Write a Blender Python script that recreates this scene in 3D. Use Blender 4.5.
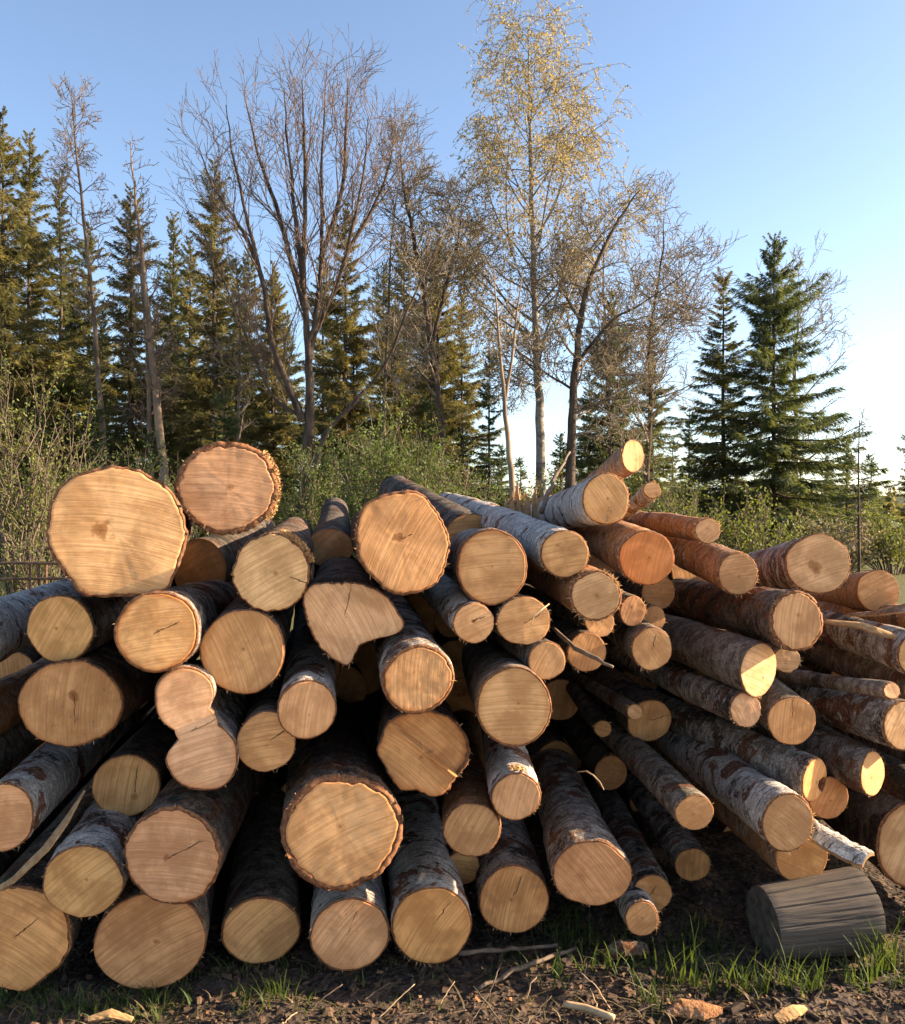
import bpy, math, random
import numpy as np
from mathutils import Vector, Matrix, Quaternion

sc = bpy.context.scene
for o in list(bpy.data.objects):
    bpy.data.objects.remove(o)

# ---------------------------------------------------------------- camera, sky, sun, exposure
EYE = 1.5
FPX = 906.0
CX, CY = 452.5, 512.0
cam_d = bpy.data.cameras.new('camera')
cam_d.sensor_fit = 'HORIZONTAL'
cam_d.sensor_width = 36.0
cam_d.lens = 36.0 * FPX / 905.0
cam_d.clip_start = 0.05
cam_d.clip_end = 5000
cam = bpy.data.objects.new('camera', cam_d)
sc.collection.objects.link(cam)
cam.location = (0, 0, EYE)
cam.rotation_euler = (math.radians(90), 0, 0)
sc.camera = cam

SUN_AZ = math.radians(83)      # clockwise from +Y (the view direction) towards +X
SUN_EL = math.radians(21)
world = bpy.data.worlds.new('World')
sc.world = world
world.use_nodes = True
wn = world.node_tree
wn.nodes.clear()
sky = wn.nodes.new('ShaderNodeTexSky')
sky.sky_type = 'NISHITA'
sky.sun_disc = False
sky.sun_elevation = SUN_EL
sky.sun_rotation = SUN_AZ
sky.altitude = 100
sky.air_density = 0.8
sky.dust_density = 1.0
sky.ozone_density = 0.9
bg = wn.nodes.new('ShaderNodeBackground')
bg.inputs['Strength'].default_value = 0.057
wo = wn.nodes.new('ShaderNodeOutputWorld')
wn.links.new(sky.outputs[0], bg.inputs[0])
wn.links.new(bg.outputs[0], wo.inputs[0])

sun_d = bpy.data.lights.new('sun', 'SUN')
sun_d.energy = 3.0
sun_d.angle = math.radians(0.53)
sun_d.color = (1.0, 0.80, 0.56)
sun = bpy.data.objects.new('sun', sun_d)
sc.collection.objects.link(sun)
sdir = Vector((math.cos(SUN_EL) * math.sin(SUN_AZ), math.cos(SUN_EL) * math.cos(SUN_AZ), math.sin(SUN_EL)))
sun.rotation_euler = sdir.to_track_quat('Z', 'Y').to_euler()

sc.view_settings.view_transform = 'Standard'
sc.view_settings.look = 'None'
sc.view_settings.gamma = 1.0
sc.view_settings.use_curve_mapping = False
sc.view_settings.exposure = 2.5
sc.cycles.use_denoising = True
sc.cycles.max_bounces = 6
sc.cycles.diffuse_bounces = 4
sc.cycles.transparent_max_bounces = 4
sc.cycles.caustics_reflective = False
sc.cycles.caustics_refractive = False

# ---------------------------------------------------------------- helpers
COL = sc.collection


def pix(px, py, d):
    """a point of the place that stands d metres ahead of the eye"""
    return Vector(((px - CX) * d / FPX, d, EYE - (py - CY) * d / FPX))


def tag(o, label=None, cat=None, group=None, kind=None):
    if label: o['label'] = label
    if cat: o['category'] = cat
    if group: o['group'] = group
    if kind: o['kind'] = kind
    return o


def empty(name, loc=(0, 0, 0)):
    o = bpy.data.objects.new(name, None)
    o.empty_display_size = 0.1
    COL.objects.link(o)
    o.location = loc
    return o


def mesh_obj(name, verts, faces, mats, parent=None, midx=None, smooth=True, data=None):
    if data is None:
        me = bpy.data.meshes.new(name)
        me.from_pydata(verts if isinstance(verts, list) else verts.tolist(), [], faces if isinstance(faces, list) else faces.tolist())
        for m in (mats if isinstance(mats, (list, tuple)) else [mats]):
            me.materials.append(m)
        if midx is not None:
            me.polygons.foreach_set('material_index', np.asarray(midx, dtype=np.int32))
        me.polygons.foreach_set('use_smooth', np.full(len(me.polygons), smooth, dtype=bool))
        me.update()
    else:
        me = data
    o = bpy.data.objects.new(name, me)
    COL.objects.link(o)
    if parent:
        o.parent = parent
    return o


def _hash(ix, iy, iz, seed):
    h = (ix.astype(np.int64) * 374761393 + iy.astype(np.int64) * 668265263 + iz.astype(np.int64) * 2147483647 + seed * 974634777) & 0xFFFFFFFF
    h = ((h ^ (h >> 13)) * 1274126177) & 0xFFFFFFFF
    h = ((h ^ (h >> 16)) * 2246822519) & 0xFFFFFFFF
    return ((h ^ (h >> 15)) & 0xFFFFFF) / float(0xFFFFFF)


def vnoise(p, seed=0, octaves=1):
    """value noise, -1..1, p: (..., 3)"""
    p = np.asarray(p, dtype=np.float64)
    tot = np.zeros(p.shape[:-1]); amp = 1.0; norm = 0.0
    for o in range(octaves):
        q = p * (2 ** o)
        i = np.floor(q); f = q - i
        f = f * f * (3 - 2 * f)
        i = i.astype(np.int64)
        r = np.zeros(p.shape[:-1])
        for dx in (0, 1):
            wx = f[..., 0] if dx else 1 - f[..., 0]
            for dy in (0, 1):
                wy = f[..., 1] if dy else 1 - f[..., 1]
                for dz in (0, 1):
                    wz = f[..., 2] if dz else 1 - f[..., 2]
                    r += wx * wy * wz * _hash(i[..., 0] + dx, i[..., 1] + dy, i[..., 2] + dz, seed + o * 17)
        tot += (r * 2 - 1) * amp; norm += amp; amp *= 0.5
    return tot / norm


def sstep(a, b, x):
    t = np.clip((np.asarray(x, dtype=float) - a) / (b - a), 0, 1)
    return t * t * (3 - 2 * t)


def unit(v):
    return v / (np.linalg.norm(v, axis=-1, keepdims=True) + 1e-9)


class Geo:
    """collects tubes, leaves and strips of ONE mesh"""
    def __init__(s):
        s.v = []; s.f = []; s.n = 0

    def add(s, verts, faces):
        s.v.append(np.asarray(verts, dtype=np.float64)); 
        s.f.extend([tuple(i + s.n for i in f) for f in faces]); s.n += len(verts)

    def tube(s, pts, rad, sides=5, cap=False):
        pts = np.asarray(pts, dtype=np.float64); n = len(pts)
        t = np.gradient(pts, axis=0)
        t /= np.linalg.norm(t, axis=1)[:, None] + 1e-9
        up = np.array([0, 0, 1.0]) if abs(t[0, 2]) < 0.9 else np.array([1.0, 0, 0])
        a = np.cross(t, up); a /= np.linalg.norm(a, axis=1)[:, None] + 1e-9
        b = np.cross(t, a)
        th = np.arange(sides) * 2 * math.pi / sides
        rad = np.asarray(rad, dtype=float).reshape(n, 1, 1)
        ring = pts[:, None, :] + rad * (np.cos(th)[None, :, None] * a[:, None, :] + np.sin(th)[None, :, None] * b[:, None, :])
        base = s.n
        s.v.append(ring.reshape(-1, 3)); s.n += n * sides
        f = s.f
        for i in range(n - 1):
            r0 = base + i * sides; r1 = r0 + sides
            for k in range(sides):
                k2 = (k + 1) % sides
                f.append((r0 + k, r0 + k2, r1 + k2, r1 + k))
        if cap:
            f.append(tuple(base + k for k in range(sides))[::-1])
            f.append(tuple(base + (n - 1) * sides + k for k in range(sides)))

    def quads(s, P):
        """P: (m,4,3) separate quads"""
        P = np.asarray(P, dtype=np.float64); m = len(P)
        if m == 0: return
        s.v.append(P.reshape(-1, 3))
        idx = s.n + np.arange(m * 4).reshape(m, 4)
        s.f.extend(map(tuple, idx.tolist())); s.n += m * 4

    def build(s, name, mat, parent=None, smooth=True):
        v = np.concatenate(s.v) if s.v else np.zeros((0, 3))
        return mesh_obj(name, v, s.f, mat, parent, smooth=smooth)


def copy_tree(o, parent=None):
    c = o.copy()
    COL.objects.link(c)
    c.parent = parent
    for ch in o.children:
        copy_tree(ch, c)
    return c
# ---------------------------------------------------------------- procedural materials
class NT:
    def __init__(s, name):
        s.m = bpy.data.materials.new(name)
        s.m.use_nodes = True
        s.t = s.m.node_tree
        s.t.nodes.clear()
        s.out = s.t.nodes.new('ShaderNodeOutputMaterial')

    def n(s, typ, **kw):
        nd = s.t.nodes.new(typ)
        for k, v in kw.items(): setattr(nd, k, v)
        return nd

    def put(s, sock, v):
        if isinstance(v, bpy.types.NodeSocket): s.t.links.new(v, sock)
        elif v is not None:
            if sock.type == 'RGBA' and len(v) == 3: v = (*v, 1)
            sock.default_value = v

    def obj(s): return s.n('ShaderNodeTexCoord').outputs['Object']
    def uv(s, name): return s.n('ShaderNodeUVMap', uv_map=name).outputs[0]
    def info(s, k): return s.n('ShaderNodeObjectInfo').outputs[k]
    def attr(s, name, typ='OBJECT', out='Fac'): return s.n('ShaderNodeAttribute', attribute_type=typ, attribute_name=name).outputs[out]

    def vmul(s, v, k):
        nd = s.n('ShaderNodeVectorMath', operation='MULTIPLY'); s.put(nd.inputs[0], v); s.put(nd.inputs[1], k); return nd.outputs[0]

    def vadd(s, v, k):
        nd = s.n('ShaderNodeVectorMath', operation='ADD'); s.put(nd.inputs[0], v); s.put(nd.inputs[1], k); return nd.outputs[0]

    def vlen(s, v):
        nd = s.n('ShaderNodeVectorMath', operation='LENGTH'); s.put(nd.inputs[0], v); return nd.outputs['Value']

    def shift(s, v):
        """moves the pattern by a random amount for each object"""
        cx = s.n('ShaderNodeCombineXYZ'); r = s.math('MULTIPLY', s.info('Random'), 91.7)
        for i in range(3): s.put(cx.inputs[i], r)
        return s.vadd(v, cx.outputs[0])

    def sep(s, v):
        nd = s.n('ShaderNodeSeparateXYZ'); s.put(nd.inputs[0], v); return nd.outputs

    def math(s, op, a, b=None, clamp=False):
        nd = s.n('ShaderNodeMath', operation=op, use_clamp=clamp); s.put(nd.inputs[0], a)
        if b is not None: s.put(nd.inputs[1], b)
        return nd.outputs[0]

    def noise(s, v, scale=1, detail=4, rough=0.55, dist=0, col=False):
        nd = s.n('ShaderNodeTexNoise'); s.put(nd.inputs['Vector'], v)
        nd.inputs['Scale'].default_value = scale; nd.inputs['Detail'].default_value = detail
        nd.inputs['Roughness'].default_value = rough; nd.inputs['Distortion'].default_value = dist
        return nd.outputs['Color' if col else 'Fac']

    def voro(s, v, scale=1, feat='F1', out='Distance'):
        nd = s.n('ShaderNodeTexVoronoi', feature=feat); s.put(nd.inputs['Vector'], v); nd.inputs['Scale'].default_value = scale
        return nd.outputs[out]

    def step(s, x, lo, hi, a=0.0, b=1.0):
        nd = s.n('ShaderNodeMapRange', interpolation_type='SMOOTHSTEP'); s.put(nd.inputs['Value'], x)
        s.put(nd.inputs['From Min'], lo); s.put(nd.inputs['From Max'], hi)
        nd.inputs['To Min'].default_value = a; nd.inputs['To Max'].default_value = b
        return nd.outputs[0]

    def mix(s, fac, a, b, mode='MIX'):
        nd = s.n('ShaderNodeMix', data_type='RGBA', blend_type=mode)
        s.put(nd.inputs['Factor'], fac); s.put(nd.inputs[6], a); s.put(nd.inputs[7], b); return nd.outputs[2]

    def bump(s, h, strength=0.5, dist=0.01, nrm=None):
        nd = s.n('ShaderNodeBump'); s.put(nd.inputs['Height'], h)
        nd.inputs['Strength'].default_value = strength; nd.inputs['Distance'].default_value = dist
        if nrm is not None: s.put(nd.inputs['Normal'], nrm)
        return nd.outputs[0]

    def bsdf(s, col, rough=0.8, nrm=None, spec=0.25, trans=None):
        b = s.n('ShaderNodeBsdfPrincipled'); s.put(b.inputs['Base Color'], col); s.put(b.inputs['Roughness'], rough)
        b.inputs['Specular IOR Level'].default_value = spec
        if nrm is not None: s.put(b.inputs['Normal'], nrm)
        o = b.outputs[0]
        if trans:
            t = s.n('ShaderNodeBsdfTranslucent'); s.put(t.inputs[0], trans[1])
            m = s.n('ShaderNodeMixShader'); m.inputs[0].default_value = trans[0]
            s.t.links.new(o, m.inputs[1]); s.t.links.new(t.outputs[0], m.inputs[2]); o = m.outputs[0]
        s.t.links.new(o, s.out.inputs[0])
        return s.m


def mat_wood():
    """a sawn log end: saw marks, faint rings, heart stain, checks, brown edge; tint from the object's colour"""
    s = NT('sawn_wood')
    saw = s.uv('saw'); hrt = s.uv('heart'); crk = s.uv('crack')
    P = s.shift(s.obj())
    edge = s.attr('edge', 'GEOMETRY')
    base = s.info('Color')
    n1 = s.noise(s.vmul(s.shift(saw), (3.0, 140, 1)), 1, 4, 0.6, 0.0)
    n2 = s.noise(s.vmul(s.shift(saw), (9, 380, 1)), 1, 3, 0.7)
    blot = s.noise(P, 9, 4, 0.6, 0.4)
    blot2 = s.noise(P, 34, 5, 0.65)
    col = s.mix(s.step(blot, 0.36, 0.64), s.mix(1.0, base, (0.70, 0.64, 0.58), 'MULTIPLY'), s.mix(1.0, base, (1.12, 1.12, 1.10), 'MULTIPLY'))
    col = s.mix(s.step(n1, 0.42, 0.62, 0, 0.55), col, s.mix(1.0, base, (0.60, 0.50, 0.40), 'MULTIPLY'))
    col = s.mix(s.step(n2, 0.48, 0.72, 0, 0.30), col, s.mix(1.0, base, (1.35, 1.4, 1.5), 'MULTIPLY'))
    # growth rings round the heart
    wob = s.noise(P, 6, 3, 0.5, col=True)
    wv = s.n('ShaderNodeVectorMath', operation='SUBTRACT'); s.put(wv.inputs[0], wob); wv.inputs[1].default_value = (0.5, 0.5, 0.5)
    hv = s.vadd(hrt, s.vmul(wv.outputs[0], (0.035, 0.035, 0)))
    rr = s.vlen(hv)
    ring = s.noise(s.vmul(s.n('ShaderNodeCombineXYZ').outputs[0], (0, 0, 0)), 1)
    cx = s.n('ShaderNodeCombineXYZ'); s.put(cx.inputs[0], s.math('MULTIPLY', rr, 330.0)); s.put(cx.inputs[1], s.math('MULTIPLY', s.info('Random'), 50.0))
    ring = s.noise(cx.outputs[0], 1, 2, 0.6)
    col = s.mix(s.math('MULTIPLY', s.step(ring, 0.52, 0.75, 0, 0.20), s.step(rr, 0.0, 0.16, 1.0, 0.45)), col, s.mix(1.0, base, (0.62, 0.48, 0.36), 'MULTIPLY'))
    # heart stain
    fine = s.math('ADD', s.math('MULTIPLY', s.noise(P, 60, 4, 0.65), 0.6), s.math('MULTIPLY', s.noise(P, 22, 2, 0.5), 1.1))
    fine = s.math('SUBTRACT', fine, 0.35)
    hs = s.attr('heart_size')
    hd = s.math('DIVIDE', s.math('ADD', rr, s.math('MULTIPLY', s.math('SUBTRACT', fine, 0.5), s.math('MULTIPLY', hs, 1.9))), hs)
    col = s.mix(s.math('MULTIPLY', s.step(hd, 0.55, 1.05, 1, 0), s.attr('heart_dark')), col, s.mix(1.0, base, (0.42, 0.30, 0.20), 'MULTIPLY'))
    col = s.mix(s.step(hd, 0.12, 0.34, 0.55, 0), col, s.mix(1.0, base, (0.30, 0.20, 0.13), 'MULTIPLY'))
    # reddish stain that creeps in from the bark
    es = s.math('ADD', edge, s.math('MULTIPLY', s.math('SUBTRACT', blot, 0.5), 0.55))
    col = s.mix(s.math('MULTIPLY', s.step(es, 0.86, 1.04), s.attr('edge_stain')), col, s.mix(1.0, base, (0.60, 0.36, 0.20), 'MULTIPLY'))
    # grey weather and dirt marks
    col = s.mix(s.math('MULTIPLY', s.step(blot2, 0.60, 0.72), s.attr('dirt')), col, (0.10, 0.085, 0.07))
    # sap stains that follow the grain
    stn = s.noise(s.vmul(s.shift(saw), (10, 26, 1)), 1, 5, 0.7, 0.6)
    col = s.mix(s.step(stn, 0.56, 0.68, 0, 0.34), col, s.mix(1.0, base, (0.62, 0.50, 0.40), 'MULTIPLY'))
    col = s.mix(s.step(stn, 0.30, 0.44, 0.25, 0), col, s.mix(1.0, base, (1.15, 1.22, 1.3), 'MULTIPLY'))
    # drying check
    cs = s.sep(crk)
    cn = s.noise(s.vmul(P, (1, 1, 1)), 28, 3, 0.6)
    cv = s.math('ABSOLUTE', s.math('ADD', cs[1], s.math('MULTIPLY', s.math('SUBTRACT', cn, 0.5), 0.022)))
    inu = s.math('MULTIPLY', s.step(cs[0], -0.02, 0.06), s.step(cs[0], 0.8, 1.02, 1, 0))
    ck = s.math('MULTIPLY', s.step(cv, 0.0004, 0.0019, 1, 0), inu)
    col = s.mix(s.math('MULTIPLY', ck, 0.85), col, (0.07, 0.04, 0.022))
    h = s.math('ADD', s.math('MULTIPLY', n1, 0.7), s.math('MULTIPLY', n2, 0.3))
    h = s.math('SUBTRACT', h, s.math('MULTIPLY', ck, 1.5))
    return s.bsdf(col, 0.78, s.bump(h, 0.8, 0.003), 0.2)


def mat_bark(name, pale, mid, dark, red, w_dark, w_red, band, ridge, moss=0.0, peel=0.0):
    s = NT(name)
    P = s.shift(s.obj())
    Pw = s.vadd(P, s.vmul(s.noise(P, 12, 2, 0.5, col=True), (0.03, 0.03, 0.03)))
    big = s.noise(Pw, 5.5, 6, 0.68, 0.3)
    med = s.noise(Pw, 21, 5, 0.7, 0.3)
    bands = s.noise(s.vmul(P, (11, 150, 11)), 1, 3, 0.6)
    bands2 = s.noise(s.vmul(Pw, (4, 38, 4)), 1, 4, 0.65, 0.3)
    grain = s.noise(s.vmul(Pw, (90, 26, 90)), 1, 5, 0.68)
    crisp = s.noise(s.vmul(Pw, (16, 30, 16)), 1, 6, 0.72, 0.5)
    col = s.mix(s.step(med, 0.40, 0.60), mid, pale)
    col = s.mix(s.step(bands2, 0.54, 0.60, 0, band * 0.75), col, mid)
    col = s.mix(s.math('MULTIPLY', s.step(s.noise(Pw, 6.3, 5, 0.65, 0.6), 0.5 + w_red, 0.525 + w_red), 0.92), col, s.mix(s.step(crisp, 0.4, 0.6), s.mix(1.0, red, (0.45, 0.4, 0.4), 'MULTIPLY'), red))
    col = s.mix(s.step(bands, 0.585, 0.625, 0, band), col, dark)                            # lenticels
    col = s.mix(s.step(s.math('ADD', s.math('MULTIPLY', big, 0.65), s.math('MULTIPLY', crisp, 0.35)), 0.5 + w_dark, 0.55 + w_dark), col, s.mix(s.step(grain, 0.45, 0.62), dark, s.mix(0.45, dark, mid)))
    col = s.mix(s.step(grain, 0.54, 0.66, 0, ridge), col, s.mix(1.0, dark, (0.55, 0.5, 0.5), 'MULTIPLY'))
    if peel:
        col = s.mix(s.math('MULTIPLY', s.step(crisp, 0.585, 0.61), peel), col, (0.62, 0.50, 0.40))
    if moss:
        col = s.mix(s.math('MULTIPLY', s.step(s.noise(P, 11, 5, 0.7), 0.52, 0.62), moss), col, (0.055, 0.07, 0.025))
    fleck = s.noise(s.vmul(Pw, (60, 110, 60)), 1, 3, 0.7)
    col = s.mix(s.step(fleck, 0.60, 0.66, 0, 0.5), col, pale)
    fine = s.noise(P, 170, 3, 0.65)
    col = s.mix(s.step(fine, 0.38, 0.58, 0.75, 0), col, s.mix(1.0, col, (0.45, 0.42, 0.40), 'MULTIPLY'))
    h = s.math('ADD', s.math('MULTIPLY', bands, 0.2 + 0.3 * band), s.math('MULTIPLY', grain, 0.35 + ridge))
    h = s.math('ADD', h, s.math('MULTIPLY', crisp, 0.7))
    h = s.math('ADD', h, s.math('MULTIPLY', fine, 0.25))
    return s.bsdf(col, 0.9, s.bump(h, 1.0, 0.016), 0.12)


def mat_simple(name, c1, c2, scale=20, rough=0.85, bump=0.4, bd=0.004, stretch=(1, 1, 1), rand=0.0, trans=None, spec=0.2):
    s = NT(name)
    P = s.shift(s.vmul(s.obj(), stretch))
    n = s.noise(P, scale, 5, 0.62, 0.2)
    col = s.mix(s.step(n, 0.32, 0.68), c1, c2)
    if rand:
        r = s.info('Random')
        col = s.mix(s.math('MULTIPLY', r, rand), col, s.mix(1.0, col, (0.55, 0.6, 0.55), 'MULTIPLY'))
    return s.bsdf(col, rough, s.bump(n, bump, bd) if bump else None, spec, trans)


def mat_leaf(name, c1, c2, tr, scale=1.3, trc=None):
    """foliage: colour drifts from clump to clump, light passes through"""
    s = NT(name)
    P = s.shift(s.obj())
    n = s.noise(P, scale, 4, 0.7)
    n2 = s.noise(P, 23, 1, 0.5)
    col = s.mix(s.step(n, 0.33, 0.67), c1, c2)
    col = s.mix(s.step(n2, 0.35, 0.7, 0.45, 0), col, s.mix(1.0, col, (0.5, 0.55, 0.5), 'MULTIPLY'))
    return s.bsdf(col, 0.6, None, 0.25, (tr, s.mix(1.0, col, trc or (1.5, 1.35, 0.7), 'MULTIPLY')))


M = {}
M['wood'] = mat_wood()
M['inner_bark'] = mat_simple('inner_bark', (0.13, 0.05, 0.024), (0.30, 0.135, 0.06), 60, 0.85, 0.6, 0.004)
M['white'] = mat_bark('birch_bark', (0.84, 0.77, 0.69), (0.56, 0.47, 0.39), (0.055, 0.041, 0.033), (0.34, 0.125, 0.058), 0.05, 0.055, 0.95, 0.25)
M['greybirch'] = mat_bark('old_birch_bark', (0.66, 0.57, 0.49), (0.27, 0.21, 0.165), (0.055, 0.041, 0.032), (0.32, 0.125, 0.056), 0.02, 0.04, 0.8, 0.45, 0, 0.55)
M['grey'] = mat_bark('grey_bark', (0.42, 0.34, 0.27), (0.19, 0.148, 0.112), (0.05, 0.039, 0.031), (0.26, 0.12, 0.065), 0.04, 0.07, 0.55, 0.4, 0.25, 0.12)
M['rough'] = mat_bark('thick_bark', (0.27, 0.195, 0.145), (0.125, 0.088, 0.065), (0.038, 0.028, 0.022), (0.27, 0.115, 0.055), 0.02, 0.03, 0.1, 0.6, 0.25, 0.1)
M['red'] = mat_bark('peeled_bark', (0.56, 0.29, 0.14), (0.42, 0.185, 0.08), (0.12, 0.06, 0.035), (0.50, 0.33, 0.22), 0.05, 0.03, 0.5, 0.35, 0, 0.7)
M['fibre'] = mat_simple('torn_fibre', (0.34, 0.19, 0.09), (0.55, 0.38, 0.2), 40, 0.8, 0, trans=(0.3, (0.6, 0.35, 0.14)))
M['pale_fibre'] = mat_simple('pale_splinter', (0.42, 0.22, 0.085), (0.58, 0.36, 0.16), 30, 0.8, 0.4, 0.003, (1, 1, 1))
# ---------------------------------------------------------------- ground
def graded(lo, hi, flo, fhi, fine, grow=1.16):
    a = list(np.arange(flo, fhi + 1e-6, fine))
    st = fine; x = a[-1]
    while x < hi:
        st *= grow; x += st; a.append(min(x, hi))
    st = fine; x = a[0]; pre = []
    while x > lo:
        st *= grow; x -= st; pre.append(max(x, lo))
    return np.array(pre[::-1] + a)


def ground_z(x, y):
    x = np.asarray(x, float); y = np.asarray(y, float)
    p = np.stack([x, y, np.zeros_like(x)], -1)
    near = np.exp(-((y - 3.0) / 3.0) ** 2) * np.exp(-(x / 4.0) ** 2)
    z = 0.030 * vnoise(p * 1.7, 3, 2) + near * (0.016 * vnoise(p * 7, 5, 2) + 0.008 * vnoise(p * 24, 9, 2))
    far = sstep(12, 60, np.hypot(x, y))
    z = z + far * 0.5 * vnoise(p * 0.05, 11, 2) - far * 0.4
    return z - 0.02


def mat_ground():
    s = NT('dirt_ground')
    P = s.obj()
    n1 = s.noise(P, 2.2, 6, 0.65, 0.4)
    n2 = s.noise(P, 26, 5, 0.7)
    v = s.voro(s.vadd(s.vmul(P, (1, 1, 0.3)), s.vmul(s.noise(P, 9, 2, 0.5, col=True), (0.05, 0.05, 0))), 52)
    vc = s.voro(P, 52, out='Color')
    col = s.mix(s.step(n2, 0.3, 0.7), (0.030, 0.022, 0.017), (0.105, 0.075, 0.055))
    col = s.mix(s.step(s.sep(vc)[0], 0.72, 0.9, 0, 0.7), col, (0.19, 0.115, 0.07))
    col = s.mix(s.step(n1, 0.50, 0.66, 0, 0.75), col, (0.14, 0.10, 0.075))
    # turf behind and round about, unseen yard gravel made paler to bounce sun onto log ends
    p = s.sep(P)
    turf = s.step(s.math('ADD', p[1], s.math('MULTIPLY', n1, 3.0)), 6.5, 9.5)
    col = s.mix(turf, col, s.mix(n2, (0.06, 0.07, 0.02), (0.17, 0.15, 0.06)))
    bounce_gravel = s.step(s.math('ADD', p[1], s.math('MULTIPLY', n1, 1.0)), 2.2, 1.0)
    col = s.mix(bounce_gravel, col, s.mix(n2, (0.36, 0.31, 0.26), (0.54, 0.48, 0.41)))
    h = s.math('ADD', s.math('MULTIPLY', n2, 0.8), s.math('MULTIPLY', v, 0.6))
    return s.bsdf(col, 0.92, s.bump(h, 0.9, 0.014), 0.15)


M['ground'] = mat_ground()
gx = graded(-900, 900, -2.2, 2.6, 0.028)
gy = graded(-250, 1500, 2.3, 4.4, 0.028)
GX, GY = np.meshgrid(gx, gy)
GZ = ground_z(GX, GY)
nx, ny = len(gx), len(gy)
ii = np.arange(nx * ny).reshape(ny, nx)
gf = np.stack([ii[:-1, :-1], ii[:-1, 1:], ii[1:, 1:], ii[1:, :-1]], -1).reshape(-1, 4)
tag(mesh_obj('ground', np.stack([GX, GY, GZ], -1).reshape(-1, 3), gf, M['ground']), kind='structure')
# ---------------------------------------------------------------- the log pile
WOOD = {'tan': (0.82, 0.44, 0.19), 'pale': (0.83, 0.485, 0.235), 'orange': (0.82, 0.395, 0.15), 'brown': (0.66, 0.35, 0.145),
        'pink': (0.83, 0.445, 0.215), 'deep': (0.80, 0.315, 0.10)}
LOGS = []


def L(kind, cx, cy, w, h, d, label, **k):
    if cx < 260:                       # seen off their axis: their true outline is narrower
        w *= .955
        if 'poly' in k:
            x0 = (k.get('center') or (cx, cy))[0]
            k['poly'] = [(x0 + (x - x0) * .955, y) for x, y in k['poly']]
    LOGS.append(dict(kind=kind, cx=cx, cy=cy, w=w, h=h, d=d, label=label, **k))


# --- tall part of the pile: faces towards the yard
L('rough', 116, 532, 137, 132, 2.82, 'huge round log with a dark brown heart spot, on top of the pile', wood='pink', bt=.011, heart=(-12, 0, .036, .85), saw=-8, L=3.2, vp=(205, 522),
  poly=[(48, 530), (54, 500), (68, 481), (92, 469), (118, 466), (144, 470), (166, 484), (181, 505), (186, 532), (181, 555), (176, 575), (166, 592), (146, 597), (95, 598), (78, 590), (62, 571), (51, 550)])
L('rough', 227, 488, 106, 95, 2.95, 'big log with thick orange flaky bark resting on top beside the biggest log', wood='pink', bt=.019, heart=(2, 3, .014, .6), saw=-5, fringe=40, vp=(255, 478), edge=.2)
L('rough', 271, 573, 77, 79, 2.86, 'pale log heaped with sawdust, under the log with thick orange bark', wood='pale', bt=.006, crack=(30, 26, -18), saw=28, heart=(4, 0, .01, .3))
L('grey', 60, 629, 68, 68, 2.95, 'plain tan log with black bark directly under the huge log', wood='tan', bt=.004, saw=60, edge=.1, vp=(380, 515))
L('greybirch', 157, 632, 86, 82, 2.74, 'round log with two cracks and a brown stained edge below the huge log', wood='tan', bt=.008, saw=8, crack=(-8, 30, 25), edge=.9, heart=(0, 0, .008, .2), fringe=16)
L('grey', 243, 652, 88, 86, 2.86, 'smooth tan log with a small knot in its bark, under the sawdust log', wood='tan', bt=.004, saw=-70, edge=.5)
L('rough', 70, 704, 106, 88, 2.90, 'wide dark edged log with a Y shaped brown crack in its end', wood='brown', bt=.006, saw=85, heart=(4, 8, .018, .8), crack=(2, 30, -88), edge=.6, dirt=.5)
L('greybirch', 192, 727, 84, 122, 2.78, 'forked log whose two joined stems form a figure eight', wood='pale', bt=.007, saw=15, fringe=14, crack=(-12, 30, 25), edge=.5,
  poly=[(154, 700), (156, 683), (166, 672), (182, 667), (200, 671), (211, 681), (214, 695), (208, 711), (211, 721), (226, 731), (236, 744), (239, 758), (235, 775), (222, 788), (203, 791), (184, 786), (171, 773), (165, 758), (170, 748), (184, 735), (171, 729), (158, 717)], center=(196, 726))
L('grey', 266, 742, 61, 59, 2.84, 'small grey log with one crack, tucked against its pale birch twin', wood='brown', bt=.003, saw=10, crack=(10, 22, 40), edge=.2)
L('white', 307, 710, 59, 61, 2.80, 'small birch log with silvery bark above the log with scalloped bark', wood='tan', bt=.005, saw=80, heart=(3, -6, .007, .3))
L('white', 2, 818, 64, 68, 2.80, 'white birch log with black bands and ragged bark at its cut', wood='tan', bt=.005, saw=5, fringe=16)
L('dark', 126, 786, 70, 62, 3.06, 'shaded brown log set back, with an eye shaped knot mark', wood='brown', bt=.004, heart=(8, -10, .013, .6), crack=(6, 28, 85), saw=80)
L('rough', 172, 857, 104, 97, 2.74, 'thick log with one long radial crack, above the bottom row', wood='pink', bt=.010, heart=(-5, -2, .011, .8), crack=(0, 44, 28), saw=-4, edge=.5, vp=(480, 520), dirt=.2)
L('white', 83, 882, 80, 74, 2.76, 'birch log with smooth silver bark beside the long pale splinter', wood='pink', bt=.004, saw=38, fringe=12)
L('rough', 18, 941, 106, 107, 2.80, 'large angular log standing on the grass in the bottom row', wood='orange', bt=.008, heart=(-4, 4, .012, .5), saw=-35, crack=(3, 30, 35),
  poly=[(-36, 935), (-28, 905), (-8, 890), (18, 886), (45, 893), (62, 906), (69, 928), (71, 950), (60, 970), (44, 981), (26, 994), (5, 991), (-20, 980), (-33, 962)])
L('grey', 150, 942, 116, 98, 2.86, 'broad shaded log in the grass, under the cracked log', wood='brown', bt=.005, heart=(6, 0, .012, .6), saw=30, dirt=.25)
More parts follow.
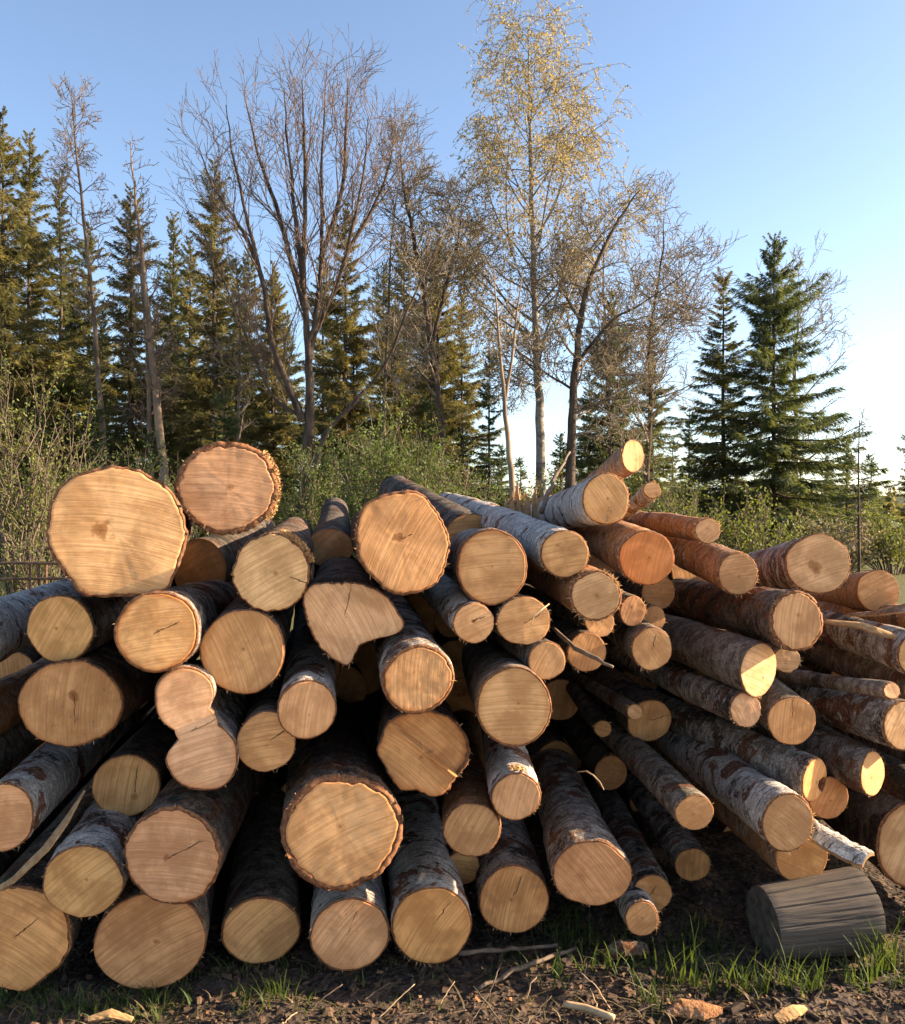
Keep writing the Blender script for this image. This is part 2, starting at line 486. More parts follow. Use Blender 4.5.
L('grey', 261, 931, 79, 67, 2.98, 'oval log with grey bark in the bottom row beside a broad shaded one', wood='tan', bt=.006, saw=40, dirt=.3, vp=(275, 500))
L('rough', 342, 832, 122, 114, 2.74, 'big log with thick scalloped red edged bark, projecting from the pile', wood='tan', bt=.021, heart=(-2, 6, .020, .28), saw=25, edge=.5, wob=.035, fringe=20, vp=(350, 540))
L('white', 350, 935, 81, 74, 2.90, 'log with whitish bark under the big scalloped one, scratched end', wood='pink', bt=.007, saw=50, crack=(4, 26, 70), edge=.4, dirt=.45, vp=(300, 500))
L('white', 432, 926, 81, 82, 2.92, 'birch log with a large bright white bark patch, in the bottom row', wood='orange', bt=.006, saw=55, crack=(10, 26, 55), edge=.3, dirt=.15, vp=(355, 512))
L('rough', 424, 754, 96, 84, 2.92, 'stepped log end with a diagonal saw ridge across it', wood='orange', bt=.006, saw=-40, step=True, edge=.5,
  poly=[(376, 752), (380, 738), (388, 722), (405, 714), (425, 711), (448, 717), (464, 732), (471, 750), (467, 768), (455, 780), (447, 792), (432, 797), (418, 791), (404, 791), (392, 780), (384, 766)])
L('red', 472, 830, 58, 53, 2.90, 'stubby reddish barked log under the small peeling birch', wood='brown', bt=.004, saw=60, vp=(420, 530))
L('white', 516, 797, 51, 48, 2.88, 'small birch log with a torn yellow patch on its bark', wood='tan', bt=.005, saw=75, torn=True, vp=(450, 520))
L('greybirch', 514, 900, 72, 70, 3.08, 'grey birch log low in the pile with small splits in its end', wood='orange', bt=.005, saw=75, crack=(10, 24, 65), fringe=14, vp=(440, 520))
L('greybirch', 592, 874, 79, 66, 2.96, 'long birch log with red peeling bark projecting low over the grass', wood='orange', bt=.005, saw=-50, vp=(460, 512), fringe=18, wob=.03, shed=.5, heart=(-10, 8, .01, .15))
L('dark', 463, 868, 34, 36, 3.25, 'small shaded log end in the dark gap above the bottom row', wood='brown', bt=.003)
L('grey', 514, 707, 75, 81, 2.84, 'upright oval log with fine saw lines, under the short thin birch', wood='tan', bt=.007, saw=2, edge=.4, vp=(430, 520))
L('greybirch', 418, 680, 73, 70, 2.78, 'log with curling brown rimmed birch bark in the middle of the pile', wood='tan', bt=.010, saw=88, heart=(-4, 8, .008, .3), edge=.7, fringe=14, vp=(330, 505))
L('rough', 352, 622, 102, 84, 2.92, 'bean shaped log end with a deep notch in its edge', wood='pale', bt=.006, saw=-60, dirt=.25, heart=(0, 0, .006, .4), crack=(4, 34, 80),
  poly=[(303, 596), (309, 587), (320, 583), (341, 582), (361, 583), (377, 590), (392, 603), (402, 618), (405, 629), (395, 637), (376, 641), (362, 645), (356, 653), (349, 665), (340, 664), (325, 652), (313, 636), (305, 616)], center=(345, 618))
L('rough', 403, 544, 97, 105, 2.90, 'big upright oval log with a dark triangular heart on top', wood='tan', bt=.009, heart=(-3, 5, .021, .8), crack=(2, 14, 20), saw=62, edge=.4,
  poly=[(355, 540), (357, 520), (365, 503), (385, 494), (405, 490), (420, 492), (436, 508), (447, 528), (451, 548), (445, 572), (432, 587), (412, 595), (393, 594), (376, 582), (361, 563)])
L('greybirch', 492, 567, 71, 77, 2.98, 'log with pale birch bark beside the big oval log', wood='tan', bt=.006, saw=5, edge=.6, dirt=.2, vp=(400, 505))
L('white', 474, 623, 42, 41, 2.94, 'thin birch log with a dark slot in its end', wood='tan', bt=.003, saw=25, heart=(-1, 2, .009, .9), crack=(-3, 16, 22), vp=(330, 530))
L('grey', 524, 621, 56, 49, 2.96, 'small round log with a thin dry twig hanging in front', wood='tan', bt=.003, saw=10, crack=(0, 20, 30))
L('grey', 547, 661, 38, 40, 2.92, 'short thin log with grey birch bark above the upright oval one', wood='tan', bt=.004, saw=60)
L('white', 565, 554, 51, 48, 3.02, 'long white birch log with red peeled patches sloping along the top', wood='tan', bt=.005, saw=10, dirt=.35, heart=(-8, 8, .009, .6), vp=(322, 468), L=3.3, shed=.35, fringe=14)
L('red', 596, 596, 53, 51, 3.00, 'ragged log with shredded hanging bark fibres round its end', wood='pale', bt=.008, heart=(0, 0, .016, .25), fringe=60, saw=20, vp=(380, 520))
L('white', 606, 499, 48, 53, 3.15, 'birch log with banded white bark tilted up at the top of the pile', wood='tan', bt=.005, saw=-55, dirt=.55, vp=(440, 545), fringe=16, L=2.6)
L('red', 633, 456, 25, 34, 3.45, 'peeled orange log end, topmost of the tilted birches', wood='pale', bt=.004, vp=(500, 545), L=2.4, tilt=.5)
L('greybirch', 652, 490, 18, 18, 3.35, 'thin knotty branch log with flaky bark poking out at the top', wood='pale', bt=.004, vp=(520, 610), L=1.5, fringe=30)
L('red', 647, 558, 56, 56, 3.2, 'bright orange alder log end under the knotty branch', wood='deep', bt=.004, saw=75, edge=.3, heart=(2, 0, .006, .2), vp=(440, 490))
L('red', 708, 531, 26, 26, 3.5, 'slim log stripped to orange inner bark, lying on top', wood='pale', bt=.003, vp=(400, 478), saw=40, fringe=40)
L('red', 738, 574, 41, 43, 3.32, 'orange barked log with white papery curls, below the slim stripped one', wood='tan', bt=.006, saw=10, vp=(440, 480), fringe=24, dirt=.2)
L('greybirch', 818, 564, 63, 60, 3.55, 'wide log with a brown heart and a groove, tilted up on top', wood='pale', bt=.006, heart=(-2, -6, .030, .8), vp=(590, 590), saw=20, wob=.04, fringe=14, L=2.2)
L('red', 878, 591, 41, 42, 3.9, 'round log with bright orange peeled sides beyond the wide tilted one', wood='tan', bt=.004, vp=(610, 630), saw=30, L=2.0)
L('rough', 797, 621, 56, 61, 3.12, 'log with very thick deeply furrowed dark bark', wood='tan', bt=.012, saw=80, vp=(420, 500), fringe=20, heart=(0, 6, .01, .3))
L('grey', 759, 670, 50, 55, 3.18, 'slanted cut log end half in sunlight with grey bark', wood='pale', bt=.003, saw=-25, vp=(310, 515), tilt=.42, heart=(6, -8, .008, .8))
L('grey', 787, 660, 30, 26, 3.4, 'wedge of a log peeping out behind the slanted cut one', wood='pale', bt=.003, vp=(350, 515))
L('greybirch', 746, 710, 34, 36, 3.18, 'slender brown barked log under the slanted cut one', wood='pale', bt=.004, heart=(0, 0, .012, .3), vp=(330, 500), fringe=12)
L('grey', 792, 721, 49, 49, 3.2, 'log with a vertical split line between two slender ones', wood='orange', bt=.003, crack=(2, 26, 88), saw=85, edge=.2, vp=(500, 520))
L('grey', 892, 691, 19, 17, 3.1, 'crooked thin pole with knobbly grey bark lying across the pile', wood='pale', bt=.003, vp=(330, 590), fringe=10, L=2.2)
L('greybirch', 905, 726, 50, 51, 3.2, 'birch log with pinkish flaky bark under the crooked pole', wood='pale', bt=.006, saw=60, vp=(280, 515), edge=.5)
L('grey', 873, 774, 37, 45, 3.2, 'grey barked log with an upright oval end near the furrowed dark logs', wood='tan', bt=.003, saw=20, vp=(280, 510), tilt=.35)
L('greybirch', 815, 780, 40, 45, 3.16, 'log with a torn splinter notch in its end', wood='orange', bt=.004, saw=70, vp=(190, 520), notch=True, tilt=.3)
L('dark', 829, 798, 43, 42, 3.32, 'dim log end tucked behind the one with the splinter notch', wood='orange', bt=.003, vp=(280, 510))
L('white', 788, 823, 54, 60, 2.98, 'long birch log with torn shaggy bark reaching out above the grey block', wood='tan', bt=.006, saw=-40, vp=(389, 515), fringe=40, dirt=.3, shed=.35)
L('red', 802, 857, 55, 54, 3.14, 'orange ended log lying right on the grey weathered block', wood='orange', bt=.004, vp=(380, 520), edge=.7)
L('grey', 695, 813, 40, 35, 3.02, 'long smooth grey pole sloping deep into the dark', wood='orange', bt=.002, vp=(402, 512), edge=.2)
L('greybirch', 693, 865, 37, 34, 3.5, 'thin dark birch log just above the grass in deep shade', wood='orange', bt=.003, vp=(430, 512))
L('greybirch', 652, 894, 40, 37, 3.2, 'slim grey birch log squeezed behind the red peeling one', wood='orange', bt=.003, vp=(470, 520), crack=(0, 14, 60))
L('white', 642, 919, 34, 36, 3.06, 'shortest thin birch end with a white bark rim, touching the grass', wood='orange', bt=.004, vp=(480, 690), L=1.2)
L('dark', 918, 846, 84, 92, 3.3, 'large dark log with torn reddish bark and a curved crack', wood='pale', bt=.008, crack=(-18, 50, 20), saw=60, vp=(420, 530), fringe=20, edge=.6)
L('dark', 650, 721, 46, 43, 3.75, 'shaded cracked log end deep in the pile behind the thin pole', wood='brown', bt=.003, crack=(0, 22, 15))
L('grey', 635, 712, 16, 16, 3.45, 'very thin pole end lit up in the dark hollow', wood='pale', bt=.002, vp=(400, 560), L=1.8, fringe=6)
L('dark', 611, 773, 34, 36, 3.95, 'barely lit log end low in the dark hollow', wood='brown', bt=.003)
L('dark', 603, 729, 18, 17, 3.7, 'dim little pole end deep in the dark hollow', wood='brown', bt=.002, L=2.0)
L('grey', 652, 649, 41, 42, 3.16, 'neat round log with a few radial cracks below the bright orange one', wood='tan', bt=.003, crack=(2, 12, 75), vp=(440, 512))
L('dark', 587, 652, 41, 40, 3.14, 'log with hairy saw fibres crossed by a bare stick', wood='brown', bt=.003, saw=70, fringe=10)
L('grey', 633, 611, 27, 31, 3.22, 'small bright pole end under the bright orange log', wood='tan', bt=.002, saw=70)
L('grey', 600, 622, 31, 31, 3.2, 'little pole end half hidden under hanging bark fibres', wood='tan', bt=.002)
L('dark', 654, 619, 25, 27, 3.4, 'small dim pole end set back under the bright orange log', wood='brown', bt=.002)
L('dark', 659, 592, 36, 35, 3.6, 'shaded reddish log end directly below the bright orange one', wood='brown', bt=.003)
L('greybirch', 918, 655, 40, 44, 3.3, 'rough grey log under the split orange strips', wood='tan', bt=.005, vp=(490, 530), L=2.4)
L('grey', 925, 690, 42, 44, 3.45, 'yellowish mossy log below the rough grey one', wood='tan', bt=.005, vp=(490, 530), L=2.4)
L('red', 922, 620, 34, 30, 3.6, 'split orange log showing bare wood on its upper side', wood='tan', bt=.003, vp=(500, 560), L=2.4)
L('dark', 930, 800, 46, 46, 3.3, 'dark mossy log between the grey oval one and the large dark one', wood='tan', bt=.004, vp=(350, 520))
# logs whose cut ends lie beyond the frame
L('white', -62, 652, 74, 74, 2.85, 'white birch log with dark bands running up beside the plain tan one', wood='tan', bt=.005, vp=(330, 500), L=3.0)
L('red', -70, 742, 66, 60, 2.85, 'birch log with red and white peeling bark beside the wide dark edged one', wood='tan', bt=.005, vp=(340, 500), shed=.5)
L('grey', -84, 800, 84, 84, 2.9, 'dark grey mossy log squeezed between birches at the end of the pile', wood='tan', bt=.005, vp=(330, 505))
L('dark', -40, 890, 60, 60, 2.95, 'black barked log behind the long pale splinter', wood='brown', bt=.004, vp=(330, 505))
L('grey', 985, 770, 60, 60, 3.45, 'added grey log shading the pile from beyond the birch with pinkish flaky bark', wood='tan', bt=.004, vp=(380, 520))  # this and the next two are added outside the frame to shade the pile
L('dark', 1000, 850, 70, 70, 3.4, 'added dark log on the ground shading the pile from beyond the large dark one', wood='tan', bt=.004, vp=(420, 530))
L('greybirch', 980, 705, 54, 54, 3.5, 'added birch log shading the pile from beyond the yellowish mossy one', wood='tan', bt=.004, vp=(480, 530))
# set back in the gaps
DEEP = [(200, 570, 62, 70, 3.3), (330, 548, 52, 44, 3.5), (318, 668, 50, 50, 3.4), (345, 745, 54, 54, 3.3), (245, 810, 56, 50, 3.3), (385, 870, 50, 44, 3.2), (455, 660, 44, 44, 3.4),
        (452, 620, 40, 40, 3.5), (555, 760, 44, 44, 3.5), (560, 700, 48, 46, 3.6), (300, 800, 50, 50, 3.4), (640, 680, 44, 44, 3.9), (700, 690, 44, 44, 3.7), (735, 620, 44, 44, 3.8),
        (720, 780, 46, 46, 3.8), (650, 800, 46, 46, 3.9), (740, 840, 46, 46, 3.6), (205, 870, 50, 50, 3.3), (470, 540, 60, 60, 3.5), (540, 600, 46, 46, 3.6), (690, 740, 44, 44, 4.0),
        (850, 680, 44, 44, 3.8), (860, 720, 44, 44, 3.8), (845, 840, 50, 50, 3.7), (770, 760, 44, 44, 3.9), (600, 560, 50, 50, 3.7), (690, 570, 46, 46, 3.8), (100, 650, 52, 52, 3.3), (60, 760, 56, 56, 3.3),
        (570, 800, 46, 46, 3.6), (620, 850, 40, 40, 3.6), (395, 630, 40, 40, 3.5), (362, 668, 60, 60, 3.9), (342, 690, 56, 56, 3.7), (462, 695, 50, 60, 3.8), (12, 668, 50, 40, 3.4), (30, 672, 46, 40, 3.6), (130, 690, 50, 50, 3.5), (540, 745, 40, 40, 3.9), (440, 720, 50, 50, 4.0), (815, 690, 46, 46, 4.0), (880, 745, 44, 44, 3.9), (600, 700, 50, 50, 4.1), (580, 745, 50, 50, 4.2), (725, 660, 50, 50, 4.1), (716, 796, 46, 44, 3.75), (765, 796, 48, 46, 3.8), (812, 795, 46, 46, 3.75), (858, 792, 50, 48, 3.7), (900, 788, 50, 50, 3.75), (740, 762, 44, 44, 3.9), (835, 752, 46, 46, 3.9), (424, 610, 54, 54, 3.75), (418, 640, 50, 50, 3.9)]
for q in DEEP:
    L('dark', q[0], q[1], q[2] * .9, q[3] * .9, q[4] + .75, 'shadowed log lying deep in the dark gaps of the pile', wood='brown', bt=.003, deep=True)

# --- where the logs run: axes from their vanishing points, far ends eased apart so that they lie beside each other
nL = len(LOGS)
rng = np.random.default_rng(7)
Fp = np.zeros((nL, 3)); Dv = np.zeros((nL, 3)); Rd = np.zeros(nL); Ln = np.zeros(nL); stiff = np.zeros(nL)
for i, g in enumerate(LOGS):
    c = g.get('center') or (g['cx'], g['cy'])
    Fp[i] = pix(c[0], c[1], g['d'])
    vp = g.get('vp') or (350 + rng.uniform(-25, 25), 508 + rng.uniform(-10, 10))
    v = np.array([(vp[0] - CX) / FPX, 1.0, -(vp[1] - CY) / FPX]); Dv[i] = v / np.linalg.norm(v)
    Rd[i] = (g['w'] + g['h']) / 4 * g['d'] / FPX
    Ln[i] = g.get('L', 3.0 + rng.uniform(-.15, .15)) - (g['d'] - 2.9) * (0.8 if g.get('deep') else 0)
    stiff[i] = 0.25 if 'vp' in g else 1.0
Tp = Fp + Dv * Ln[:, None]; T0 = Tp.copy()
ys = np.linspace(2.9, 6.2, 9)
for it in range(120):
    push = np.zeros((nL, 3))
    for y in ys:
        s_ = (y - Fp[:, 1]) / np.maximum(Tp[:, 1] - Fp[:, 1], 1e-3)
        ok = (s_ > 0.0) & (s_ < 1.0)
        P_ = Fp + (Tp - Fp) * s_[:, None]
        P_ = P_[:, [0, 2]]
        dd = P_[:, None] - P_[None]
        ds = np.linalg.norm(dd, axis=2) + 1e-6
        ov = (Rd[:, None] + Rd[None]) * 0.97 - ds
        ov[~ok] = 0; ov[:, ~ok] = 0; np.fill_diagonal(ov, 0)
        ov = np.maximum(ov, 0)
        f_ = (ov / ds)[..., None] * dd
        tot = f_.sum(1) * np.clip(s_, 0, 1)[:, None]
        push[:, 0] += tot[:, 0]; push[:, 2] += tot[:, 1]
    Tp += push * 0.06 * stiff[:, None]
    Tp = T0 + np.clip(Tp - T0, -0.3, 0.3)
    Tp[:, 2] = np.maximum(Tp[:, 2], Rd * 0.92)


def star(poly, c, n, th):
    """polar radius of a polygon round c (pixels, image y down) sampled at angles th (z up)"""
    P_ = np.array([(x - c[0], -(y - c[1])) for x, y in poly], float)
    # Catmull-Rom resample for a smooth outline
    m = len(P_); pts = []
    for i in range(m):
        p0, p1, p2, p3 = P_[i - 1], P_[i], P_[(i + 1) % m], P_[(i + 2) % m]
        for t in np.linspace(0, 1, 8, endpoint=False):
            pts.append(0.5 * ((2 * p1) + (p2 - p0) * t + (2 * p0 - 5 * p1 + 4 * p2 - p3) * t * t + (3 * p1 - p0 - 3 * p2 + p3) * t ** 3))
    pts = np.array(pts); a = np.arctan2(pts[:, 1], pts[:, 0]); r = np.hypot(pts[:, 0], pts[:, 1])
    o = np.argsort(a); a = a[o]; r = r[o]
    return np.interp(th, np.r_[a - 2 * math.pi, a, a + 2 * math.pi], np.r_[r, r, r])


FIBRE_LOG = 0


def make_log(i, g):
    rg = np.random.default_rng(100 + i)
    kind = g['kind']; deep = g.get('deep'); d = g['d']; px = d / FPX
    F = Vector(Fp[i]); T = Vector(Tp[i]); axis = (T - F); Lg = axis.length; axis.normalize()
    NA = 40 if deep else (128 if kind == 'rough' else 84)
    th = (np.arange(NA) / NA) * 2 * math.pi - math.pi
    circ = np.stack([np.cos(th), np.sin(th)], -1)
    if 'poly' in g:
        c = g.get('center') or (g['cx'], g['cy'])
        r0 = star(g['poly'], c, NA, th) * px
    else:
        a, b = g['w'] / 2 * px, g['h'] / 2 * px
        r0 = 1 / np.sqrt((circ[:, 0] / a) ** 2 + (circ[:, 1] / b) ** 2)
    rm = float(r0.mean())
    wob = g.get('wob', .018)
    for k in range(2, 8):
        r0 = r0 * (1 + wob * rg.normal() / (k * .7) * np.cos(k * th + rg.uniform(0, 6.3)))
    r0 = r0 + (0.0045 if kind == 'rough' else 0.0018) * vnoise(np.stack([circ[:, 0] * 12, circ[:, 1] * 12, np.full(NA, i * 3.1)], -1), 31, 2)
    bt = g['bt']
    btv = bt * (1 + 0.45 * vnoise(np.stack([circ[:, 0] * 5, circ[:, 1] * 5, np.full(NA, i * 1.7)], -1), 41, 3))
    # stations along the log
    step0, ys_ = (0.012 if kind == 'rough' else 0.016), [0.0, 0.006]
    if deep: step0 = 0.12
    while ys_[-1] < Lg - 0.02:
        ys_.append(ys_[-1] + step0 * (1 + ys_[-1] * (5 if not deep else 1)))
    ys_[-1] = Lg
    Y = np.array(ys_); NY = len(Y)
    s = sstep(0.0, 0.9, Y)[:, None]
    rmean = (g['w'] + g['h']) / 4 * px if 'poly' not in g else rm
    a2 = np.full(NA, rmean)
    r = (1 - s) * r0[None] + s * a2[None]
    r = r * (1 - 0.10 * Y / max(Lg, .1))[:, None]
    pc = np.stack([np.broadcast_to(circ[:, 0] * rm, (NY, NA)), np.broadcast_to(Y[:, None], (NY, NA)), np.broadcast_to(circ[:, 1] * rm, (NY, NA))], -1) + i * 7.3
    if kind == 'rough':
        n1 = vnoise(pc * np.array([34, 9, 34]), 51, 2); n2 = vnoise(pc * np.array([75, 26, 75]), 52, 2)
        disp = -bt * 0.55 * np.abs(n1) ** .7 + bt * 0.22 * n2 + 0.004 * vnoise(pc * 5, 53, 2)
    elif kind in ('white', 'greybirch', 'red'):
        n1 = vnoise(pc * np.array([5, 30, 5]), 54, 2); n2 = vnoise(pc * 40, 55, 2)
        disp = 0.003 * n1 + 0.0022 * n2 - 0.003 * sstep(.1, .2, vnoise(pc * np.array([11, 9, 11]), 60, 3)) + 0.005 * vnoise(pc * 4, 56, 2)
        if g.get('shed'):
            pa = sstep(.05, .12, vnoise(pc * np.array([9, 6, 9]), 57, 3)); disp = disp - 0.004 * pa
    else:
        disp = 0.0016 * vnoise(pc * np.array([40, 16, 40]), 58, 2) + 0.005 * vnoise(pc * 4, 59, 2)
    # a few knots and branch scars
    if not deep:
        for _ in range(rg.integers(1, 4)):
            ky, kt = rg.uniform(.15, Lg * .8), rg.uniform(-3.1, 3.1)
            dt = np.abs((th - kt + math.pi) % (2 * math.pi) - math.pi) * rm
            disp = disp + rg.uniform(.004, .012) * np.exp(-((Y[:, None] - ky) ** 2 + dt[None] ** 2) / (2 * rg.uniform(.015, .03) ** 2))
    fade = sstep(0, 0.02, Y)[:, None] * 0.75 + 0.25
    r = r + disp * fade
    bow = 0.012 * rg.normal(size=2)
    bx = bow[0] * np.sin(Y / Lg * math.pi); bz = bow[1] * np.sin(Y / Lg * math.pi)
    tx = g.get('tilt', 0.0) + rg.normal() * .035; tz = rg.normal() * .035

    def plane(x, z):
        return (tx * x + tz * z)
    X = r * circ[None, :, 0] + bx[:, None]; Z = r * circ[None, :, 1] + bz[:, None]
    YY = Y[:, None] + plane(X, Z) * sstep(0.5, 0.0, Y)[:, None]
    rag = vnoise(np.stack([circ[:, 0] * 12, circ[:, 1] * 12, np.full(NA, i * 2.3)], -1), 61, 2)
    YY[0] += 0.003 + 0.0045 * (rag + 1) * (1.6 if kind == 'rough' else 0.8)
    YY[1] += 0.006
    V = np.stack([X, YY, Z], -1).reshape(-1, 3)
    idx = np.arange(NY * NA).reshape(NY, NA); nxt = np.roll(idx, -1, axis=1)
    Fc = np.stack([idx[:-1], idx[1:], nxt[1:], nxt[:-1]], -1).reshape(-1, 4)
    mi = [0] * len(Fc)
    faces = Fc.tolist()
    # bark thickness round the cut
    rw = np.maximum(r0 - btv, rm * .5)
    wx, wz = rw * circ[:, 0], rw * circ[:, 1]
    W = np.stack([wx, plane(wx, wz) + 0.0015, wz], -1)
    W2 = W * np.array([.97, 1, .97]) + np.array([0, .03, 0])
    b0 = len(V); V = np.concatenate([V, W, W2])
    wi = b0 + np.arange(NA); w2 = wi + NA
    for k in range(NA):
        k2 = (k + 1) % NA
        faces.append((int(idx[0, k]), int(idx[0, k2]), int(wi[k2]), int(wi[k]))); mi.append(1)
        faces.append((int(wi[k]), int(wi[k2]), int(w2[k2]), int(w2[k]))); mi.append(1)
    faces.append(tuple(int(q) for q in idx[-1])); mi.append(1)
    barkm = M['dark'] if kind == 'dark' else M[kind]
    root = empty({'white': 'birch_log', 'greybirch': 'birch_log', 'red': 'alder_log'}.get(kind, 'cut_log'), F)
    q = Vector((0, 1, 0)).rotation_difference(axis)
    root.rotation_mode = 'QUATERNION'; root.rotation_quaternion = q
    tag(root, g['label'], 'log', 'logs deep in the pile' if deep else 'cut logs of the pile')
    bark = mesh_obj('bark', V, faces, [barkm, M['inner_bark']], root, mi)
    # sawn face
    fr = np.array([0, .12, .25, .38, .5, .62, .73, .83, .91, .96, .99, 1.0]) if not deep else np.array([0, .35, .7, 1.0])
    fv = [(0, 0, 0)]; ed = [0.0]
    for f_ in fr[1:]:
        for k in range(NA):
            fv.append((wx[k] * f_, 0, wz[k] * f_)); ed.append(f_)
    fv = np.array(fv, float)
    rel = 0.0008 * vnoise(np.stack([fv[:, 0] * 60, fv[:, 2] * 60, np.full(len(fv), i * 1.1)], -1), 71, 2) + 0.002 * vnoise(np.stack([fv[:, 0] * 9, fv[:, 2] * 9, np.full(len(fv), i * 1.3)], -1), 72, 1)
    fv[:, 1] = plane(fv[:, 0], fv[:, 2]) + rel
    ed = np.array(ed)
    fv[ed > .995, 1] += 0.0015
    if g.get('step'):
        sd = fv[:, 0] * .62 + fv[:, 2] * .78 - 0.010
        fv[:, 1] += 0.035 * sstep(0.0, 0.004, sd) - 0.014 * np.exp(-((sd + .004) / .006) ** 2)
    if g.get('notch'):
        q_ = np.hypot(fv[:, 0] - wx.max() * .75, fv[:, 2] + rm * .35)
        fv[:, 1] += 0.05 * sstep(.028, .014, q_)
    hx, hz, hs, hk = g.get('heart', (rg.uniform(-4, 4), rg.uniform(-4, 4), .007, .25))
    hx *= px; hz *= px
    sa = math.radians(g.get('saw', rg.uniform(-90, 90)))
    ff = []
    for k in range(NA):
        ff.append((0, 1 + (k + 1) % NA, 1 + k))
    for j in range(len(fr) - 2):
        o0 = 1 + j * NA; o1 = o0 + NA
        for k in range(NA):
            k2 = (k + 1) % NA
            ff.append((o0 + k, o0 + k2, o1 + k2, o1 + k))
    fo = mesh_obj('cut_face', fv, ff, M['wood'], root)
    fo.color = (*np.clip(np.array(WOOD[g['wood']]) * (1 + rg.normal() * .07) * (1 + rg.normal(size=3) * np.array([.01, .022, .05])), 0, .88), 1)
    fo['heart_size'] = float(hs); fo['heart_dark'] = float(hk); fo['edge_stain'] = float(g.get('edge', .25)); fo['dirt'] = float(g.get('dirt', .06))
    me = fo.data
    at = me.attributes.new('edge', 'FLOAT', 'POINT'); at.data.foreach_set('value', ed.astype(np.float32))
    li = np.empty(len(me.loops), dtype=np.int32); me.loops.foreach_get('vertex_index', li)
    x, z = fv[:, 0], fv[:, 2]

    def uvm(name, u, v):
        l = me.uv_layers.new(name=name)
        l.data.foreach_set('uv', np.stack([u[li], v[li]], -1).astype(np.float32).ravel())
    uvm('saw', x * math.cos(sa) + z * math.sin(sa), -x * math.sin(sa) + z * math.cos(sa) + 0.6 * (x * math.cos(sa) + z * math.sin(sa)) ** 2)
    uvm('heart', x - hx, z - hz)
    if 'crack' in g:
        c0, ln, an = g['crack']; an = math.radians(an); ln = ln * px
        u = (x - hx) * math.cos(an) + (z - hz) * math.sin(an); v = -(x - hx) * math.sin(an) + (z - hz) * math.cos(an)
        uvm('crack', (u - c0 * px * .5) / ln, v)
    else:
        uvm('crack', x * 0 - 9, z)
    # torn bark fibres round the cut
    nf = g.get('fringe', 0 if deep else 9)
    if nf:
        ge = Geo(); kc = rg.integers(0, NA)
        for _ in range(int(nf * 2.2)):
            k = int(kc + rg.normal() * NA * .05) % NA if rg.random() < .8 else rg.integers(0, NA); kc = kc if rg.random() < .8 else rg.integers(0, NA); ro = r0[k] - rg.uniform(0, bt)
            ln = rg.uniform(.004, .017) * (1.4 if nf > 30 else 1)
            wd = rg.uniform(.0007, .0024)
            cdir = np.array([circ[k, 0], 0, circ[k, 1]]); tdir = np.array([-circ[k, 1], 0, circ[k, 0]])
            p0 = cdir * ro + np.array([0, 0.004 + plane(cdir[0] * ro, cdir[2] * ro), 0])
            dr = cdir * rg.uniform(.1, 1) + np.array([0, rg.uniform(-1, .6), 0]) + tdir * rg.normal() * .6
            dr /= np.linalg.norm(dr)
            p1 = p0 + dr * ln * .5; p2 = p0 + dr * ln + np.array([0, 0, -ln * rg.uniform(-.2, .5)])
            ge.add([p0 - tdir * wd, p0 + tdir * wd, p1 + tdir * wd * .8, p1 - tdir * wd * .8, p2], [(0, 1, 2, 3), (3, 2, 4)])
        tag(ge.build('bark_fibres', M['fibre'], bark, smooth=False), kind='stuff')
    if g.get('torn'):
        k0 = int(NA * .70); n_ = 9
        ge = Geo(); vs = []; fs = []
        for a_ in range(n_):
            for b_ in range(5):
                k = (k0 + a_) % NA; yy = .006 + b_ * .012 + .004 * rg.normal()
                rr_ = r0[k] * 1.015 + .004 + .004 * rg.random()
                vs.append((rr_ * circ[k, 0], yy, rr_ * circ[k, 1]))
        for a_ in range(n_ - 1):
            for b_ in range(4):
                if rg.random() < .85: fs.append((a_ * 5 + b_, a_ * 5 + b_ + 1, a_ * 5 + b_ + 6, a_ * 5 + b_ + 5))
        ge.add(vs, fs); ge.build('torn_patch', M['pale_fibre'], bark, smooth=False)
    return root


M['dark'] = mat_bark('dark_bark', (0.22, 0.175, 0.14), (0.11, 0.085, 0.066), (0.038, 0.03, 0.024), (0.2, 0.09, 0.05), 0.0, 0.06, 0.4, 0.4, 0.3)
log_roots = [make_log(i, g) for i, g in enumerate(LOGS)]
# ---------------------------------------------------------------- weathered block, sticks, splinters, litter, grass
def mat_weathered():
    s = NT('weathered_grey_wood')
    P = s.shift(s.obj())
    g1 = s.noise(s.vmul(P, (1.5, 45, 45)), 1, 4, 0.6, 0.0); g2 = s.noise(s.vmul(P, (1.5, 150, 150)), 1, 3, 0.7); b = s.noise(P, 8, 4, 0.6)
    col = s.mix(s.step(g1, 0.36, 0.64), (0.10, 0.079, 0.062), (0.145, 0.114, 0.09))
    col = s.mix(s.step(g2, 0.5, 0.7, 0, 0.5), col, (0.05, 0.042, 0.036))
    col = s.mix(s.step(b, 0.5, 0.7, 0, 0.3), col, (0.15, 0.118, 0.09))
    h = s.math('ADD', g1, s.math('MULTIPLY', g2, 0.5))
    return s.bsdf(col, 0.9, s.bump(h, 0.8, 0.006), 0.15)


